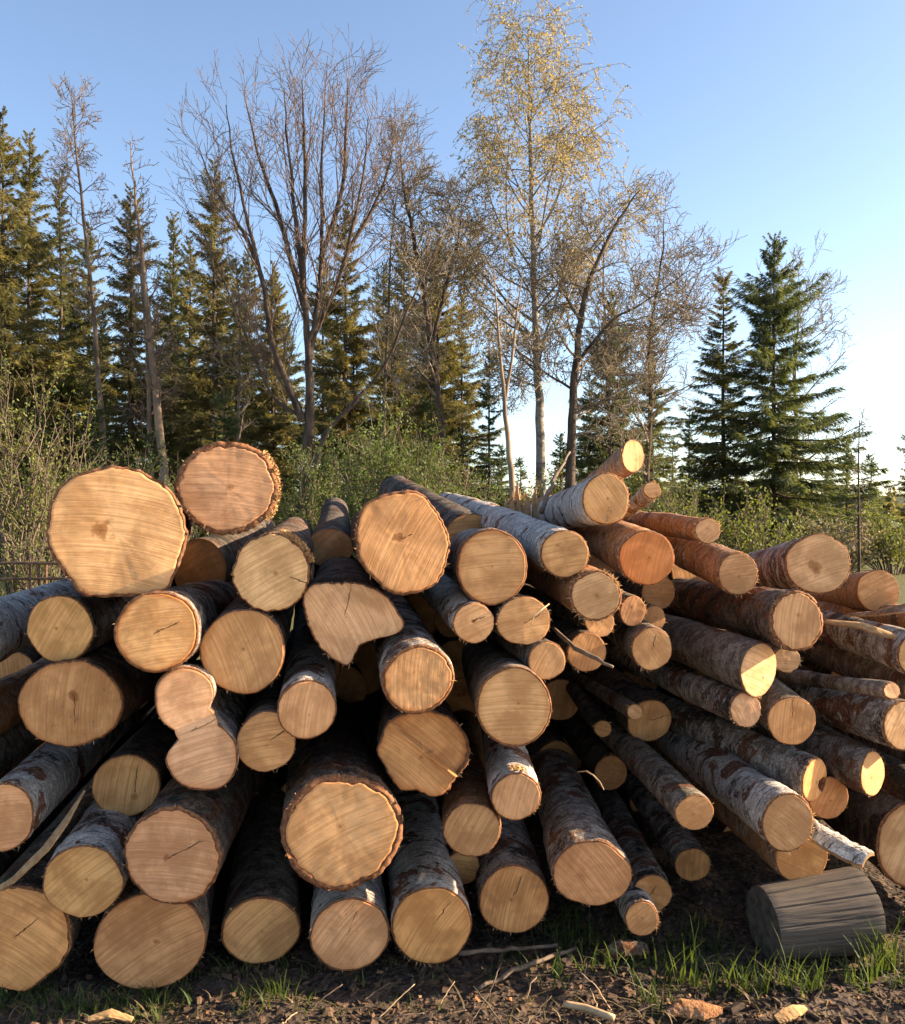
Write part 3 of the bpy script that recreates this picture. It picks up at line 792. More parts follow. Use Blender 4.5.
M['weathered'] = mat_weathered()
pA = pix(763, 917, 3.10); pB = pix(861, 905, 3.16)
rA, rB = .120, .140
pA.z = rA - .025; pB.z = rB - .025
ax = pB - pA
blk = empty('wooden_block', pA); blk.rotation_mode = 'QUATERNION'; blk.rotation_quaternion = Vector((1, 0, 0)).rotation_difference(ax.normalized())
tag(blk, 'grey weathered barkless round of timber lying on its side in the grass', 'block')
NA = 480; th = np.arange(NA) / NA * 2 * math.pi; xs = np.linspace(0, ax.length, 24)
rr = np.interp(xs, [0, ax.length], [rA, rB])[:, None] * (1 + .012 * np.cos(2 * th + 1) + .008 * np.cos(5 * th))[None]
groove = np.zeros(NA)
for a0, dp, wd in ((.25, .010, .016), (.75, .014, .018), (1.15, .008, .014), (1.55, .016, .018), (2.05, .012, .016), (-.3, .010, .016), (-.8, .012, .016), (-1.3, .010, .016), (-1.8, .012, .016), (2.7, .01, .016)):
    groove += dp * np.exp(-((np.abs((th - a0 + math.pi) % (2 * math.pi) - math.pi)) / wd) ** 2)
pcs = np.stack([np.broadcast_to(xs[:, None] * 3, rr.shape), np.broadcast_to(np.cos(th) * 6, rr.shape), np.broadcast_to(np.sin(th) * 6, rr.shape)], -1)
rr = rr - groove[None] * (0.6 + .5 * vnoise(pcs, 91, 2)) + .003 * vnoise(pcs * 3, 92, 2)
ed = .002 * np.exp(-xs / .004) + .002 * np.exp(-(xs[-1] - xs) / .004); rr -= ed[:, None]
BV = np.stack([np.broadcast_to(xs[:, None], rr.shape), rr * np.cos(th + math.pi / 2)[None] * -1, rr * np.sin(th + math.pi / 2)[None]], -1)
# th = angle measured so that the grooves fall on the side towards the yard
idx = np.arange(24 * NA).reshape(24, NA); nx_ = np.roll(idx, -1, 1)
mesh_obj('side', BV.reshape(-1, 3), np.stack([idx[:-1], nx_[:-1], nx_[1:], idx[1:]], -1).reshape(-1, 4), M['weathered'], blk)
M['old_end'] = mat_simple('weathered_end_grain', (0.05, 0.04, 0.033), (0.12, 0.095, 0.075), 30, 0.9, 0.5, 0.004)
for k in (0, -1):
    ring = BV[k]; c = ring.mean(0)
    vs = np.concatenate([[c], c + (ring - c) * .5, ring]) + np.array([(-.001 if k == 0 else .001), 0, 0])
    fs = [(0, 1 + j, 1 + (j + 1) % NA) for j in range(NA)] + [(1 + j, 1 + NA + j, 1 + NA + (j + 1) % NA, 1 + (j + 1) % NA) for j in range(NA)]
    mesh_obj('end_face', vs, fs, M['old_end'], blk, smooth=False)


def stick(name, label, cat, pts, radii, mat, sides=6, group=None, bumps=0.0, seed=0):
    pts = [Vector(p) for p in pts]; c = pts[0]
    P_ = np.array([tuple(p - c) for p in pts]); n = len(P_)
    t = np.linspace(0, n - 1, (n - 1) * 5 + 1); i = np.minimum(t.astype(int), n - 2); f = (t - i)[:, None]
    P_ = P_[i] * (1 - f) + P_[i + 1] * f
    R_ = np.interp(t, np.arange(n), radii)
    if bumps:
        rg = np.random.default_rng(seed); P_[1:-1] += rg.normal(size=(len(P_) - 2, 3)) * bumps; R_ = R_ * rg.uniform(.85, 1.2, len(R_))
    ge = Geo(); ge.tube(P_, R_, sides, cap=True)
    o = ge.build(name, mat); o.location = c
    return tag(o, label, cat, group)


M['stick'] = mat_simple('dry_stick', (0.10, 0.068, 0.046), (0.23, 0.165, 0.115), 30, 0.85, 0.4, 0.002)
M['pale_stick'] = mat_simple('peeled_stick', (0.42, 0.27, 0.14), (0.58, 0.41, 0.24), 25, 0.8, 0.3, 0.002)
stick('stick', 'bare grey stick poking out across the hairy log end', 'stick', [pix(552, 627, 3.2), pix(575, 648, 3.02), pix(613, 667, 2.90)], [.006, .0075, .005], M['stick'], 6, None, .002, 1)
stick('twig', 'thin curved dry twig hanging before the small round log', 'twig', [pix(549, 604, 2.9), pix(541, 610, 2.86), pix(534, 616, 2.85), pix(531, 625, 2.85)], [.0022, .0025, .002, .0012], M['pale_stick'], 5)
stick('twig', 'pale curved twig sticking out over the red peeling birch', 'twig', [pix(577, 772, 3.1), pix(586, 771, 3.03), pix(593, 775, 2.98), pix(600, 782, 2.96), pix(604, 790, 2.95)], [.0015, .0022, .0025, .002, .0015], M['pale_stick'], 5)
stick('pole', 'thin dead pole leaning up before the birches at the top', 'stick', [pix(541, 512, 3.9), pix(553, 480, 4.1), pix(570, 452, 4.3)], [.012, .009, .005], M['stick'], 6, None, .002, 3)
# long pale splinter split off the silver birch
def slab(name, label, cat, line, width, thick, mats, nrm, seed, curl=0.0, parent=None):
    """a split piece: a tapering ragged slab along a bent line; upper skin and under side differ"""
    rg = np.random.default_rng(seed)
    line = [Vector(p) for p in line]; c = line[0]
    P_ = np.array([tuple(p - c) for p in line]); n = len(P_)
    t = np.linspace(0, n - 1, (n - 1) * 6 + 1); i = np.minimum(t.astype(int), n - 2); f = (t - i)[:, None]
    C = P_[i] * (1 - f) + P_[i + 1] * f; Wd = np.interp(t, np.arange(n), width); m = len(C)
    tg = unit(np.gradient(C, axis=0)); nr = np.array(nrm, float); sd = unit(np.cross(tg, nr)); up = unit(np.cross(sd, tg))
    V = []; K = 7
    for s_ in np.linspace(-1, 1, K):
        jag = Wd * (1 + .06 * rg.normal(size=m)) if abs(s_) == 1 else Wd
        V.append(C + sd * (jag * s_)[:, None] - up * (curl * Wd * s_ * s_)[:, None] + up * (.0005 * rg.normal(size=m))[:, None])
    top = np.stack(V, 1); bot = top - up[:, None, :] * thick
    VV = np.concatenate([top.reshape(-1, 3), bot.reshape(-1, 3)]); o = m * K; F_ = []; mi = []
    for a in range(m - 1):
        for b in range(K - 1):
            q = a * K + b; F_.append((q, q + 1, q + K + 1, q + K)); mi.append(0)
            F_.append((o + q + K, o + q + K + 1, o + q + 1, o + q)); mi.append(1)
        for b, s_ in ((0, 1), (K - 1, -1)):
            q = a * K + b; F_.append((q, q + K, o + q + K, o + q) if s_ == 1 else (o + q, o + q + K, q + K, q)); mi.append(1)
    for a in (0, m - 1):
        for b in range(K - 1):
            q = a * K + b; F_.append((q, q + 1, o + q + 1, o + q) if a else (o + q, o + q + 1, q + 1, q)); mi.append(1)
    ob = mesh_obj(name, VV, F_, mats, None, mi, smooth=False); ob.location = c
    return tag(ob, label, cat)


slab('splinter', 'long pale split strip of wood lying between the bottom logs', 'splinter', [pix(-30, 905, 2.72), pix(12, 880, 2.66), pix(45, 848, 2.66), pix(64, 822, 2.72), pix(84, 790, 2.82)], [.006, .009, .014, .013, .002], .006, [M['fibre'], M['fibre']], (-.4, -.8, .5), 5, .1)
slab('bark_slab', 'split slab with white birch bark jutting out over the grey block', 'slab', [pix(806, 818, 3.12), pix(826, 832, 3.04), pix(846, 844, 2.98), pix(868, 855, 2.92)], [.034, .040, .042, .036], .014, [M['white'], M['fibre']], (.15, -.75, .62), 6, .5)
slab('bark_strip', 'curled strip of orange inner bark on the split orange log', 'strip', [pix(845, 614, 3.7), pix(872, 612, 3.6), pix(905, 606, 3.5), pix(930, 604, 3.45)], [.006, .02, .03, .02], .006, [M['red'], M['fibre']], (0, -.6, .8), 7, .2)
slab('bark_strip', 'pale split strip lying along the rough grey log', 'strip', [pix(826, 620, 3.62), pix(858, 623, 3.5), pix(888, 633, 3.4), pix(915, 640, 3.3)], [.015, .024, .02, .01], .008, [M['pale_fibre'], M['fibre']], (0, -.5, .85), 8, .2)
slab('bark_slab', 'reddish slab of bark lying on the dirt in the sun', 'slab', [(.64, 2.70, .012), (.69, 2.715, .03), (.75, 2.71, .026), (.81, 2.72, .01)], [.012, .03, .034, .012], .005, [M['red'], M['fibre']], (.1, -.35, .9), 9, .6)
slab('wood_chunk', 'pale fresh cut chip of wood lying on the dirt in the sun', 'chip', [(.955, 2.665, .008), (.985, 2.675, .016), (1.02, 2.69, .022), (1.06, 2.715, .016)], [.014, .018, .019, .008], .006, [M['pale_fibre'], M['pale_fibre']], (.1, -.4, .9), 10, .0)
slab('wood_chunk', 'pale chip lying on the dirt before the broad shaded log', 'chip', [(-1.07, 2.66, .012), (-1.01, 2.67, .025), (-.94, 2.66, .012)], [.008, .014, .008], .007, [M['pale_fibre'], M['fibre']], (.1, -.4, .9), 11, .1)
slab('bark_slab', 'torn curl of dark bark on the dirt beneath the thin birch ends', 'slab', [(.50, 3.02, .02), (.57, 3.03, .05), (.66, 3.05, .035)], [.018, .03, .02], .006, [M['rough'], M['red']], (-.2, -.6, .8), 12, .3)
stick('stick', 'peeled pale stick lying on the dirt', 'stick', [(.335, 2.735, .016), (.40, 2.715, .014), (.475, 2.665, .012)], [.010, .011, .010], M['pale_stick'], 7)
stick('stick', 'grey weathered stick lying slantwise in the shade', 'stick', [(.08, 2.82, .014), (.22, 2.95, .018), (.42, 3.08, .02)], [.006, .008, .006], M['stick'], 6, None, .003, 4)
stick('stick', 'straight grey branch lying under the bottom logs', 'stick', [(.02, 3.02, .03), (.2, 3.06, .025), (.36, 3.1, .02)], [.008, .008, .006], M['stick'], 6, None, .003, 5)
rgt = np.random.default_rng(21)
for k in range(20):
    x = rgt.uniform(-.75, .5); y = rgt.uniform(2.62, 2.9); a = rgt.uniform(-1.2, 1.2); l = rgt.uniform(.06, .2); up = rgt.uniform(.01, .09)
    z = float(ground_z(x, y)) + .004
    e = Vector((x + math.sin(a) * l, y + math.cos(a) * l * .4, z + up)); s0 = Vector((x, y, z)); md = (s0 + e) / 2 + Vector((0, 0, rgt.uniform(0, .02)))
    stick('twig', 'thin reddish dry twig strewn on the dirt before the bottom row', 'twig', [s0, md, e], [.0022, .002, .0012], M['stick' if k % 3 else 'pale_stick'], 5, 'twigs strewn on the dirt', .0009, k)


def litter(name, n, seed, size, mats, xr, yr, label, flat=.35, lift=.0, bias=None):
    rg = np.random.default_rng(seed)
    x = rg.uniform(*xr, n); y = rg.uniform(yr[0], yr[1], n)
    if bias is not None:
        keep = rg.random(n) < bias(x, y); x = x[keep]; y = y[keep]; n = len(x)
    z = ground_z(x, y) + lift
    V = []; F_ = []
    a = rg.uniform(0, 6.28, n); l = rg.uniform(size[0], size[1], n) * rg.uniform(.5, 1, n); w = l * rg.uniform(.25, .8, n); t = l * rg.uniform(.08, flat, n)
    tx, ty = rg.normal(0, .35, n), rg.normal(0, .35, n)
    ca, sa = np.cos(a), np.sin(a)
    ex = np.stack([ca, sa, tx], -1); ey = np.stack([-sa, ca, ty], -1); ez = np.stack([-tx, -ty, np.ones(n)], -1)
    cor = []
    for sx, sy, sz in ((-1, -1, 0), (1, -.7, 0), (.8, 1, 0), (-.7, .8, 0), (-.8, -.8, 1), (.9, -.6, 1), (.6, .8, 1), (-.6, .6, 1)):
        j = rg.uniform(.7, 1.3, n)
        cor.append(np.stack([x, y, z], -1) + ex * (l * sx * .5 * j)[:, None] + ey * (w * sy * .5 * j)[:, None] + ez * (t * sz * j + t * .1)[:, None])
    C = np.stack(cor, 1).reshape(-1, 3)
    b = (np.arange(n) * 8)[:, None, None]
    q = np.array([[0, 3, 2, 1], [4, 5, 6, 7], [0, 1, 5, 4], [1, 2, 6, 5], [2, 3, 7, 6], [3, 0, 4, 7]])[None]
    F_ = (b + q).reshape(-1, 4)
    o = mesh_obj(name, C, F_, mats, smooth=False)
    return tag(o, label, 'litter', kind='stuff')


def mat_litter(name, cols):
    s = NT(name)
    r = s.voro(s.obj(), 38, out='Color'); c = s.sep(r)[0]
    col = s.mix(s.step(c, .2, .5), cols[0], cols[1]); col = s.mix(s.step(s.sep(r)[1], .55, .8), col, cols[2])
    n = s.noise(s.obj(), 160, 3, .6)
    col = s.mix(s.step(n, .35, .65, .4, 0), col, s.mix(1.0, col, (.4, .4, .4), 'MULTIPLY'))
    return s.bsdf(col, .9, s.bump(n, .5, .003), .15)


M['bark_litter'] = mat_litter('bark_litter', [(.042, .032, .025), (.09, .063, .046), (.15, .092, .058)])
M['wood_litter'] = mat_litter('wood_litter', [(.26, .15, .08), (.44, .28, .15), (.33, .15, .07)])
sunny = lambda x, y: .25 + .75 * sstep(.35, .8, x) * sstep(1.5, 1.1, x) * sstep(3.0, 2.8, y)
litter('bark_litter', 9000, 1, (.006, .032), M['bark_litter'], (-1.7, 2.0), (2.55, 3.7), 'dark bark crumbs strewn over the dirt before the pile')
litter('bark_litter', 1300, 2, (.02, .065), M['bark_litter'], (-1.6, 1.9), (2.55, 3.4), 'larger bark flakes and clods lying in the patch of sun', .3, .002, sunny)
litter('wood_chips', 700, 3, (.006, .03), M['wood_litter'], (-1.6, 1.9), (2.55, 3.3), 'pale and orange wood chips scattered on the dirt', .3, .003, sunny)

M['grass'] = mat_leaf('fresh_grass', (0.045, 0.07, 0.018), (0.13, 0.17, 0.045), 0.45, 9, (1.3, 1.3, .6))
M['dry_grass'] = mat_leaf('dry_grass', (0.17, 0.125, 0.06), (0.30, 0.23, 0.12), 0.3, 9, (1.1, 1.1, .8))


def grass(name, clumps, seed, mat, label):
    rg = np.random.default_rng(seed); Q = []
    for (x, y, n, spread, h, lean) in clumps:
        for _ in range(n):
            bx, by = x + rg.normal() * spread, y + rg.normal() * spread * .7
            hh = h * rg.uniform(.4, 1.15); w = rg.uniform(.0012, .0032) * (1 + h * 4); a = rg.uniform(0, 6.28)
            ld = np.array([math.cos(a), math.sin(a), 0]) * lean * rg.uniform(.2, 1.3) * hh; sd = np.array([-math.sin(a + rg.normal() * .5), math.cos(a), 0]) * w
            b = np.array([bx, by, float(GZI(bx, by)) - .005]); K = 4
            P_ = [b + ld * (k / K) ** 2 + np.array([0, 0, hh * (k / K) * (1 - .25 * lean * (k / K))]) for k in range(K + 1)]
            for k in range(K):
                w0, w1 = 1 - (k / K) ** 1.6, 1 - ((k + 1) / K) ** 1.6
                Q.append([P_[k] - sd * w0, P_[k] + sd * w0, P_[k + 1] + sd * max(w1, .04), P_[k + 1] - sd * max(w1, .04)])
    ge = Geo(); ge.quads(np.array(Q))
    return tag(ge.build(name, mat, smooth=True), label, 'grass', kind='stuff')


def GZI(x, y):
    i = min(max(np.searchsorted(gx, x) - 1, 0), nx - 2); j = min(max(np.searchsorted(gy, y) - 1, 0), ny - 2)
    return GZ[j, i]


rgg = np.random.default_rng(33)
cl = []
for k in range(70):        # thin turf along the foot of the pile
    x = rgg.uniform(-1.6, 1.9); y = rgg.uniform(2.72, 3.05) + (.15 if x > 0 else 0); cl.append((x, y, rgg.integers(5, 14), .03, rgg.uniform(.04, .10), .9))
for k in range(26):         # left of the bottom row
    x = rgg.uniform(-1.5, -.5); y = rgg.uniform(2.70, 2.88); cl.append((x, y, rgg.integers(8, 18), .025, rgg.uniform(.05, .11), .8))
for k in range(40):         # under the pole ends, deep shade
    x = rgg.uniform(.3, 1.0); y = rgg.uniform(2.95, 3.4); cl.append((x, y, rgg.integers(6, 12), .03, rgg.uniform(.06, .14), .7))
grass('grass', cl, 34, M['grass'], 'short green grass along the foot of the pile')
cl = []
for (x, y, n, h) in ((.98, 2.86, 14, .12), (1.06, 2.88, 10, .13), (.90, 2.86, 12, .11), (.74, 2.90, 14, .15), (.68, 2.90, 8, .13), (.60, 2.76, 16, .08), (.66, 2.75, 10, .08), (1.18, 2.92, 10, .12), (1.36, 2.96, 14, .15), (1.42, 3.0, 16, .16), (1.48, 3.02, 14, .14), (1.30, 2.90, 10, .08), (.82, 2.85, 10, .10), (1.12, 2.84, 12, .08)):
    cl.append((x, y, n, .022, h * 1.45, .5))
for k in range(40):
    cl.append((rgg.uniform(.6, 1.6), rgg.uniform(2.84, 3.0), 9, .03, rgg.uniform(.04, .08), .9))
grass('grass', cl, 35, M['grass'], 'tall fresh grass blades glowing in the sun before the grey block')
cl = [(rgg.uniform(-1.6, 1.7), rgg.uniform(2.65, 3.1), rgg.integers(2, 6), .03, rgg.uniform(.04, .10), 1.6) for _ in range(130)]
grass('dry_grass', cl, 36, M['dry_grass'], 'dry straw coloured grass lying over the dirt')
# sawdust on the pale log
def sawdust(i, n, label, ang=(-.1, 1.5), seed=3):
    rg = np.random.default_rng(seed); g = LOGS[i]; r = log_roots[i]
    R_ = Rd[i]; Q = []
    for _ in range(n):
        a = rg.uniform(*ang); y = abs(rg.normal()) * .045 + .001; rr_ = R_ * rg.uniform(.985, 1.02) + .016 * rg.random() ** 2; l = rg.uniform(.0015, .006)
        c = np.array([math.cos(a) * rr_, y, math.sin(a) * rr_]); u = unit(rg.normal(size=3)) * l; v = unit(np.cross(u, rg.normal(size=3))) * l * .5
        Q.append([c - u, c + v, c + u, c - v])
    ge = Geo(); ge.quads(np.array(Q)); tag(ge.build('sawdust', M['pale_fibre'], r, False), kind='stuff')


sawdust(2, 3200, '', (.25, 1.35))
sawdust(1, 1200, '', (-.7, .8), 4)
# splintered pale stub standing up behind the long birch
stub = Geo(); rgs = np.random.default_rng(8); sb = pix(521, 512, 4.6)
for k in range(13):
    x0, y0 = rgs.uniform(-.09, .09), rgs.uniform(-.05, .05); h = .13 * rgs.uniform(.3, 1.0) * (1.7 if k in (3, 9) else 1)
    stub.tube([(x0, y0, -1.3), (x0, y0, 0), (x0 + rgs.normal() * .01, y0, h * .6), (x0 + rgs.normal() * .015, y0, h)], [.026, .024, .012, .002], 5)
so = stub.build('splintered_stub', M['fibre'], smooth=False); so.location = sb
tag(so, 'pale splintered stub of a broken trunk behind the long white birch log', 'stub')

# ---------------------------------------------------------------- rail fence and further log stack beyond the end of the pile
M['rust'] = mat_simple('rusty_iron', (0.09, 0.05, 0.032), (0.20, 0.12, 0.08), 30, 0.8, 0.3, 0.002)
fe = empty('rail_fence', pix(40, 580, 8)); fo_ = np.array(fe.location)
for py in (563, 579):
    ge = Geo(); ge.tube([np.array(pix(-60, py + 1, 8.1)) - fo_, np.array(pix(18, py, 8)) - fo_, np.array(pix(110, py + (1 if py < 570 else -1), 7.9)) - fo_], [.014] * 3, 6); ge.build('rail', M['rust'], fe)
for px in (-20, 30, 39, 46, 90):
    ge = Geo(); a = np.array(pix(px, 562, 8)) - fo_; b = a.copy(); b[2] = -fo_[2]; ge.tube([a, (a + b) / 2, b], [.012] * 3, 6); ge.build('post', M['rust'], fe)
tag(fe, 'rusty low rail fence beyond the end of the pile', 'fence')
# ---------------------------------------------------------------- trees
M['needles_gold'] = mat_leaf('spruce_needles_olive', (0.10, 0.10, 0.038), (0.25, 0.215, 0.095), 0.42, 0.9)
M['needles_dark'] = mat_leaf('spruce_needles_dark', (0.070, 0.084, 0.034), (0.19, 0.18, 0.075), 0.40, 0.9)
M['needles_green'] = mat_leaf('spruce_needles_green', (0.06, 0.085, 0.036), (0.15, 0.175, 0.072), 0.40, 0.9)
M['birch_leaf'] = mat_leaf('young_birch_leaves', (0.30, 0.24, 0.105), (0.46, 0.385, 0.18), 0.45, 1.2, (1.3, 1.15, 0.8))
M['bud'] = mat_leaf('bursting_buds', (0.21, 0.175, 0.10), (0.33, 0.28, 0.155), 0.35, 1.2, (1.2, 1.1, 0.8))
M['bush_leaf'] = mat_leaf('young_bush_leaves', (0.12, 0.14, 0.035), (0.24, 0.25, 0.07), 0.4, 1.5, (1.3, 1.3, 0.7))
M['sallow_leaf'] = mat_leaf('sallow_leaves', (0.075, 0.105, 0.028), (0.15, 0.19, 0.055), 0.4, 1.5, (1.3, 1.3, 0.7))
M['trunk_grey'] = mat_simple('trunk_bark_grey', (0.075, 0.054, 0.038), (0.19, 0.14, 0.10), 6, 0.9, 0.6, 0.03, (1, 1, 0.35))
M['trunk_dark'] = mat_simple('trunk_bark_dark', (0.038, 0.028, 0.022), (0.115, 0.078, 0.055), 6, 0.9, 0.6, 0.03, (1, 1, 0.35))
M['trunk_pale'] = mat_simple('trunk_bark_pale', (0.15, 0.105, 0.07), (0.30, 0.215, 0.145), 6, 0.9, 0.4, 0.02, (1, 1, 0.25))
M['trunk_birch'] = mat_simple('trunk_bark_birch', (0.11, 0.09, 0.075), (0.36, 0.32, 0.28), 4, 0.9, 0.4, 0.02, (1, 1, 1.4))
M['twig'] = mat_simple('bare_twigs', (0.145, 0.112, 0.08), (0.26, 0.205, 0.15), 3, 0.85, 0)
M['twig_red'] = mat_simple('reddish_twigs', (0.11, 0.072, 0.055), (0.20, 0.14, 0.105), 3, 0.85, 0)


def sprigs(base, dirs, ln, wd, rg):
    """diamond sprigs of needles or leaves: (m,4,3)"""
    m = len(base)
    side = unit(np.cross(dirs, unit(rg.normal(size=(m, 3)))))
    ln = np.asarray(ln).reshape(m, 1); wd = np.asarray(wd).reshape(m, 1)
    mid = base + dirs * ln * .45
    return np.stack([base, mid + side * wd, base + dirs * ln, mid - side * wd], 1)


def spruce_geo(h, R, seed, whorl=.36, nb=7, clear=.05, dens=1.0, droop=.25, gap=0.0, power=.8, tip=None):
    rg = np.random.default_rng(seed)
    tr = Geo(); nd = Geo()
    zs = np.linspace(0, h, 14)
    tr.tube(np.stack([.05 * vnoise(np.stack([zs * .3, zs * 0, zs * 0 + seed], -1), 5), .05 * vnoise(np.stack([zs * .3, zs * 0 + 4, zs * 0 + seed], -1), 6), zs], -1),
            np.interp(zs, [0, h], [h * .0105, .012]), 7)
    z = h * clear
    while z < h - .15:
        fr = z / h
        Lb = R * max(1 - fr, 0.02) ** power * (0.80 + .5 * vnoise(np.array([[z * 1.3, seed, 0]]), 8)[0]) + .12
        k = max(4, int(nb * (1 - .3 * fr)))
        for j in range(k):
            if rg.random() < gap: continue
            az = rg.uniform(0, 2 * math.pi); Lq = Lb * rg.uniform(.45, 1.2)
            out = np.array([math.cos(az), math.sin(az), 0])
            n = 6; t = np.linspace(0, 1, n)
            up = (fr - .45) * .9 + rg.normal() * .13 + (.5 if fr > .9 else 0)
            zz = Lq * (up * t - droop * (1 - fr) * t ** 1.4 + .18 * t ** 3)
            pts = np.array([0, 0, z + rg.uniform(-.2, .2)]) + out * (Lq * t)[:, None] + np.stack([0 * t, 0 * t, zz], -1)
            tr.tube(pts, np.linspace(.006 + .012 * Lq, .004, n), 3)
            m = int((34 + 60 * Lq) * dens)
            tt = np.clip(rg.beta(1.3, .9, m), .06, 1)
            bp = np.stack([np.interp(tt, t, pts[:, q]) for q in range(3)], -1)
            perp = np.array([-out[1], out[0], 0])
            sd = rg.choice([-1, 1], m)
            dv = out * rg.uniform(.3, 1.0, m)[:, None] + perp * (sd * rg.uniform(.2, 1.0, m))[:, None] + np.array([0, 0, 1.0]) * (rg.normal(-.42, .38, m))[:, None]
            dv = unit(dv)
            ln = (.16 + .22 * (1 - tt * .6)) * rg.uniform(.6, 1.25, m) * (.6 + .4 * min(Lq, 1.4)) * (.32 + .68 * min(1, Lb / 1.1))
            nd.quads(sprigs(bp, dv, ln, rg.uniform(.008, .022, m), rg))
        z += whorl * rg.uniform(.6, 1.25) * (1 - .35 * fr)
    return tr, nd


SPR = {}


def spruce_proto(key, mat, **kw):
    tr, nd = spruce_geo(**kw)
    SPR[key] = (tr, nd, mat, kw['h'])


def mesh_of(geo, name, mat, smooth=True):
    o = geo.build(name, mat, None, smooth); me = o.data; bpy.data.objects.remove(o); return me


spruce_proto('dense', 'needles_gold', h=14, R=3.1, seed=1, nb=7, gap=.14, dens=1.25, whorl=.30)
spruce_proto('dense2', 'needles_dark', h=14, R=2.9, seed=2, nb=7, gap=.16, dens=1.25, whorl=.30, droop=.35)
spruce_proto('narrow', 'needles_gold', h=14, R=2.3, seed=3, nb=7, gap=.14, dens=1.35, whorl=.3, power=.8)
spruce_proto('open', 'needles_green', h=12, R=3.9, seed=4, nb=8, dens=1.5, whorl=.30, droop=.2, gap=.12, clear=.08)
spruce_proto('open2', 'needles_dark', h=12, R=2.7, seed=5, nb=7, dens=1.4, whorl=.31, droop=.3, gap=.15, clear=.12)
spruce_proto('young', 'needles_green', h=8, R=1.5, seed=6, nb=6, dens=1.1, whorl=.3, gap=.08)
spruce_proto('dead', 'twig', h=5, R=.75, seed=7, nb=4, dens=.15, whorl=.26, gap=.25, clear=.3, droop=.5)
for k, (tr, nd, mt, h) in list(SPR.items()):
    SPR[k] = (mesh_of(tr, 'trunk', M['trunk_dark']), mesh_of(nd, 'crown', M[mt], False), h)


def spruce(key, px, py, d, label, group=None, wide=1.0):
    x = (px - CX) * d / FPX
    z0 = float(ground_z(x, d)) - .05
    top = EYE - (py - CY) * d / FPX
    tm, cm, h = SPR[key]
    r = empty('spruce_tree', (x, d, z0))
    s_ = (top - z0) / h
    r.scale = (s_ * wide, s_ * wide, s_); r.rotation_euler.z = (px * 1.7 + d) % 6.28
    for nm, me in (('trunk', tm), ('crown', cm)):
        mesh_obj(nm, None, None, None, r, data=me)
    return tag(r, label, 'tree', group)


G1 = 'spruces along the forest edge'
spruce('dense', 2, 108, 27, 'tall olive spruce with a pointed top at the outer end of the forest', G1)
spruce('narrow', 29, 132, 28.5, 'tall spruce with golden top close beside the outermost spruce', G1)
spruce('dense2', 60, 172, 30, 'dark spruce behind the leaning bare tree with a bushy top', G1)
spruce('narrow', 131, 186, 28, 'olive spruce behind the broken dead trunk', G1, 1.1)
spruce('dense2', 172, 262, 31, 'shorter dark spruce between the broken trunk and the slim dense spruce', G1)
spruce('narrow', 214, 160, 28, 'slim dense spruce with a sharp tip, beside the many stemmed bare tree', G1)
spruce('dense', 346, 198, 29, 'golden spruce seen through the stems of the many stemmed bare tree', G1)
spruce('narrow', 272, 262, 31, 'dark spruce right behind the many stemmed bare tree', G1)
spruce('dense', 438, 226, 30, 'golden spruce behind the crooked dark alder trunk', G1, .9)
spruce('dense', 396, 300, 32, 'bushy olive spruce behind the leaning trunk', G1)
spruce('young', 490, 348, 24, 'small bright green spruce beside the split snag', G1)
spruce('open', 612, 292, 33, 'thin spruce between the tall birch and the spreading alders', G1, .8)
spruce('open2', 652, 318, 35, 'spruce with ragged boughs behind the spreading alders', G1, .9)
spruce('open2', 590, 372, 37, 'low ragged spruce behind the alder trunk', G1)
spruce('open2', 723, 272, 29, 'dark ragged spruce next to the widest green spruce', G1, 1.15)
spruce('open', 775, 240, 28, 'wide green spruce with open boughs standing clear of the forest', G1, 1.02)
spruce('dead', 859, 420, 20, 'thin half dead spruce standing alone by the meadow', G1, 1.0)
spruce('open2', 915, 385, 26, 'spruce reaching in at the edge beyond the half dead one', G1, .8)
rgb = np.random.default_rng(5)
for k, px in enumerate(range(-40, 480, 21)):
    spruce(('dense', 'dense2', 'narrow')[k % 3], px + rgb.uniform(-9, 9), rgb.uniform(215, 320), 36 + rgb.uniform(-2, 8), 'dense dark spruce in the row behind the bare trees', 'back row of spruces')
for k, px in enumerate((-30, 35, 90, 150, 225, 300, 365, 425, 470)):
    spruce('young', px + rgb.uniform(-9, 9), rgb.uniform(385, 430), 22 + rgb.uniform(-2, 3), 'young spruce filling the shade under the tall spruces', 'young spruces of the undergrowth', 1.5)
for k, (px, py) in enumerate(((560, 430), (610, 425), (650, 420), (690, 410), (735, 440), (800, 445), (520, 455))):
    spruce('young', px, py, 40 + rgb.uniform(-2, 6), 'small far spruce between the alder trunks', 'far young spruces', 1.4)


def limb(ge, p, dv, ln, r, level, cfg, rg, tips):
    n = 6 if level < 2 else 4
    pts = [p]; d = unit(dv)
    for i in range(n - 1):
        d = unit(d + rg.normal(size=3) * cfg['wob'][level] + np.array([0, 0, cfg['up'][level]]))
        pts.append(pts[-1] + d * ln / (n - 1))
    pts = np.array(pts); rad = np.linspace(r, max(r * .35, cfg['rmin']), n)
    ge.tube(pts, rad, 5 if level == 0 else (4 if level == 1 else 3))
    spawn(ge, pts, rad, ln, level + 1, cfg, rg, tips)
    if level >= cfg['leaf_level']: tips.append(pts)


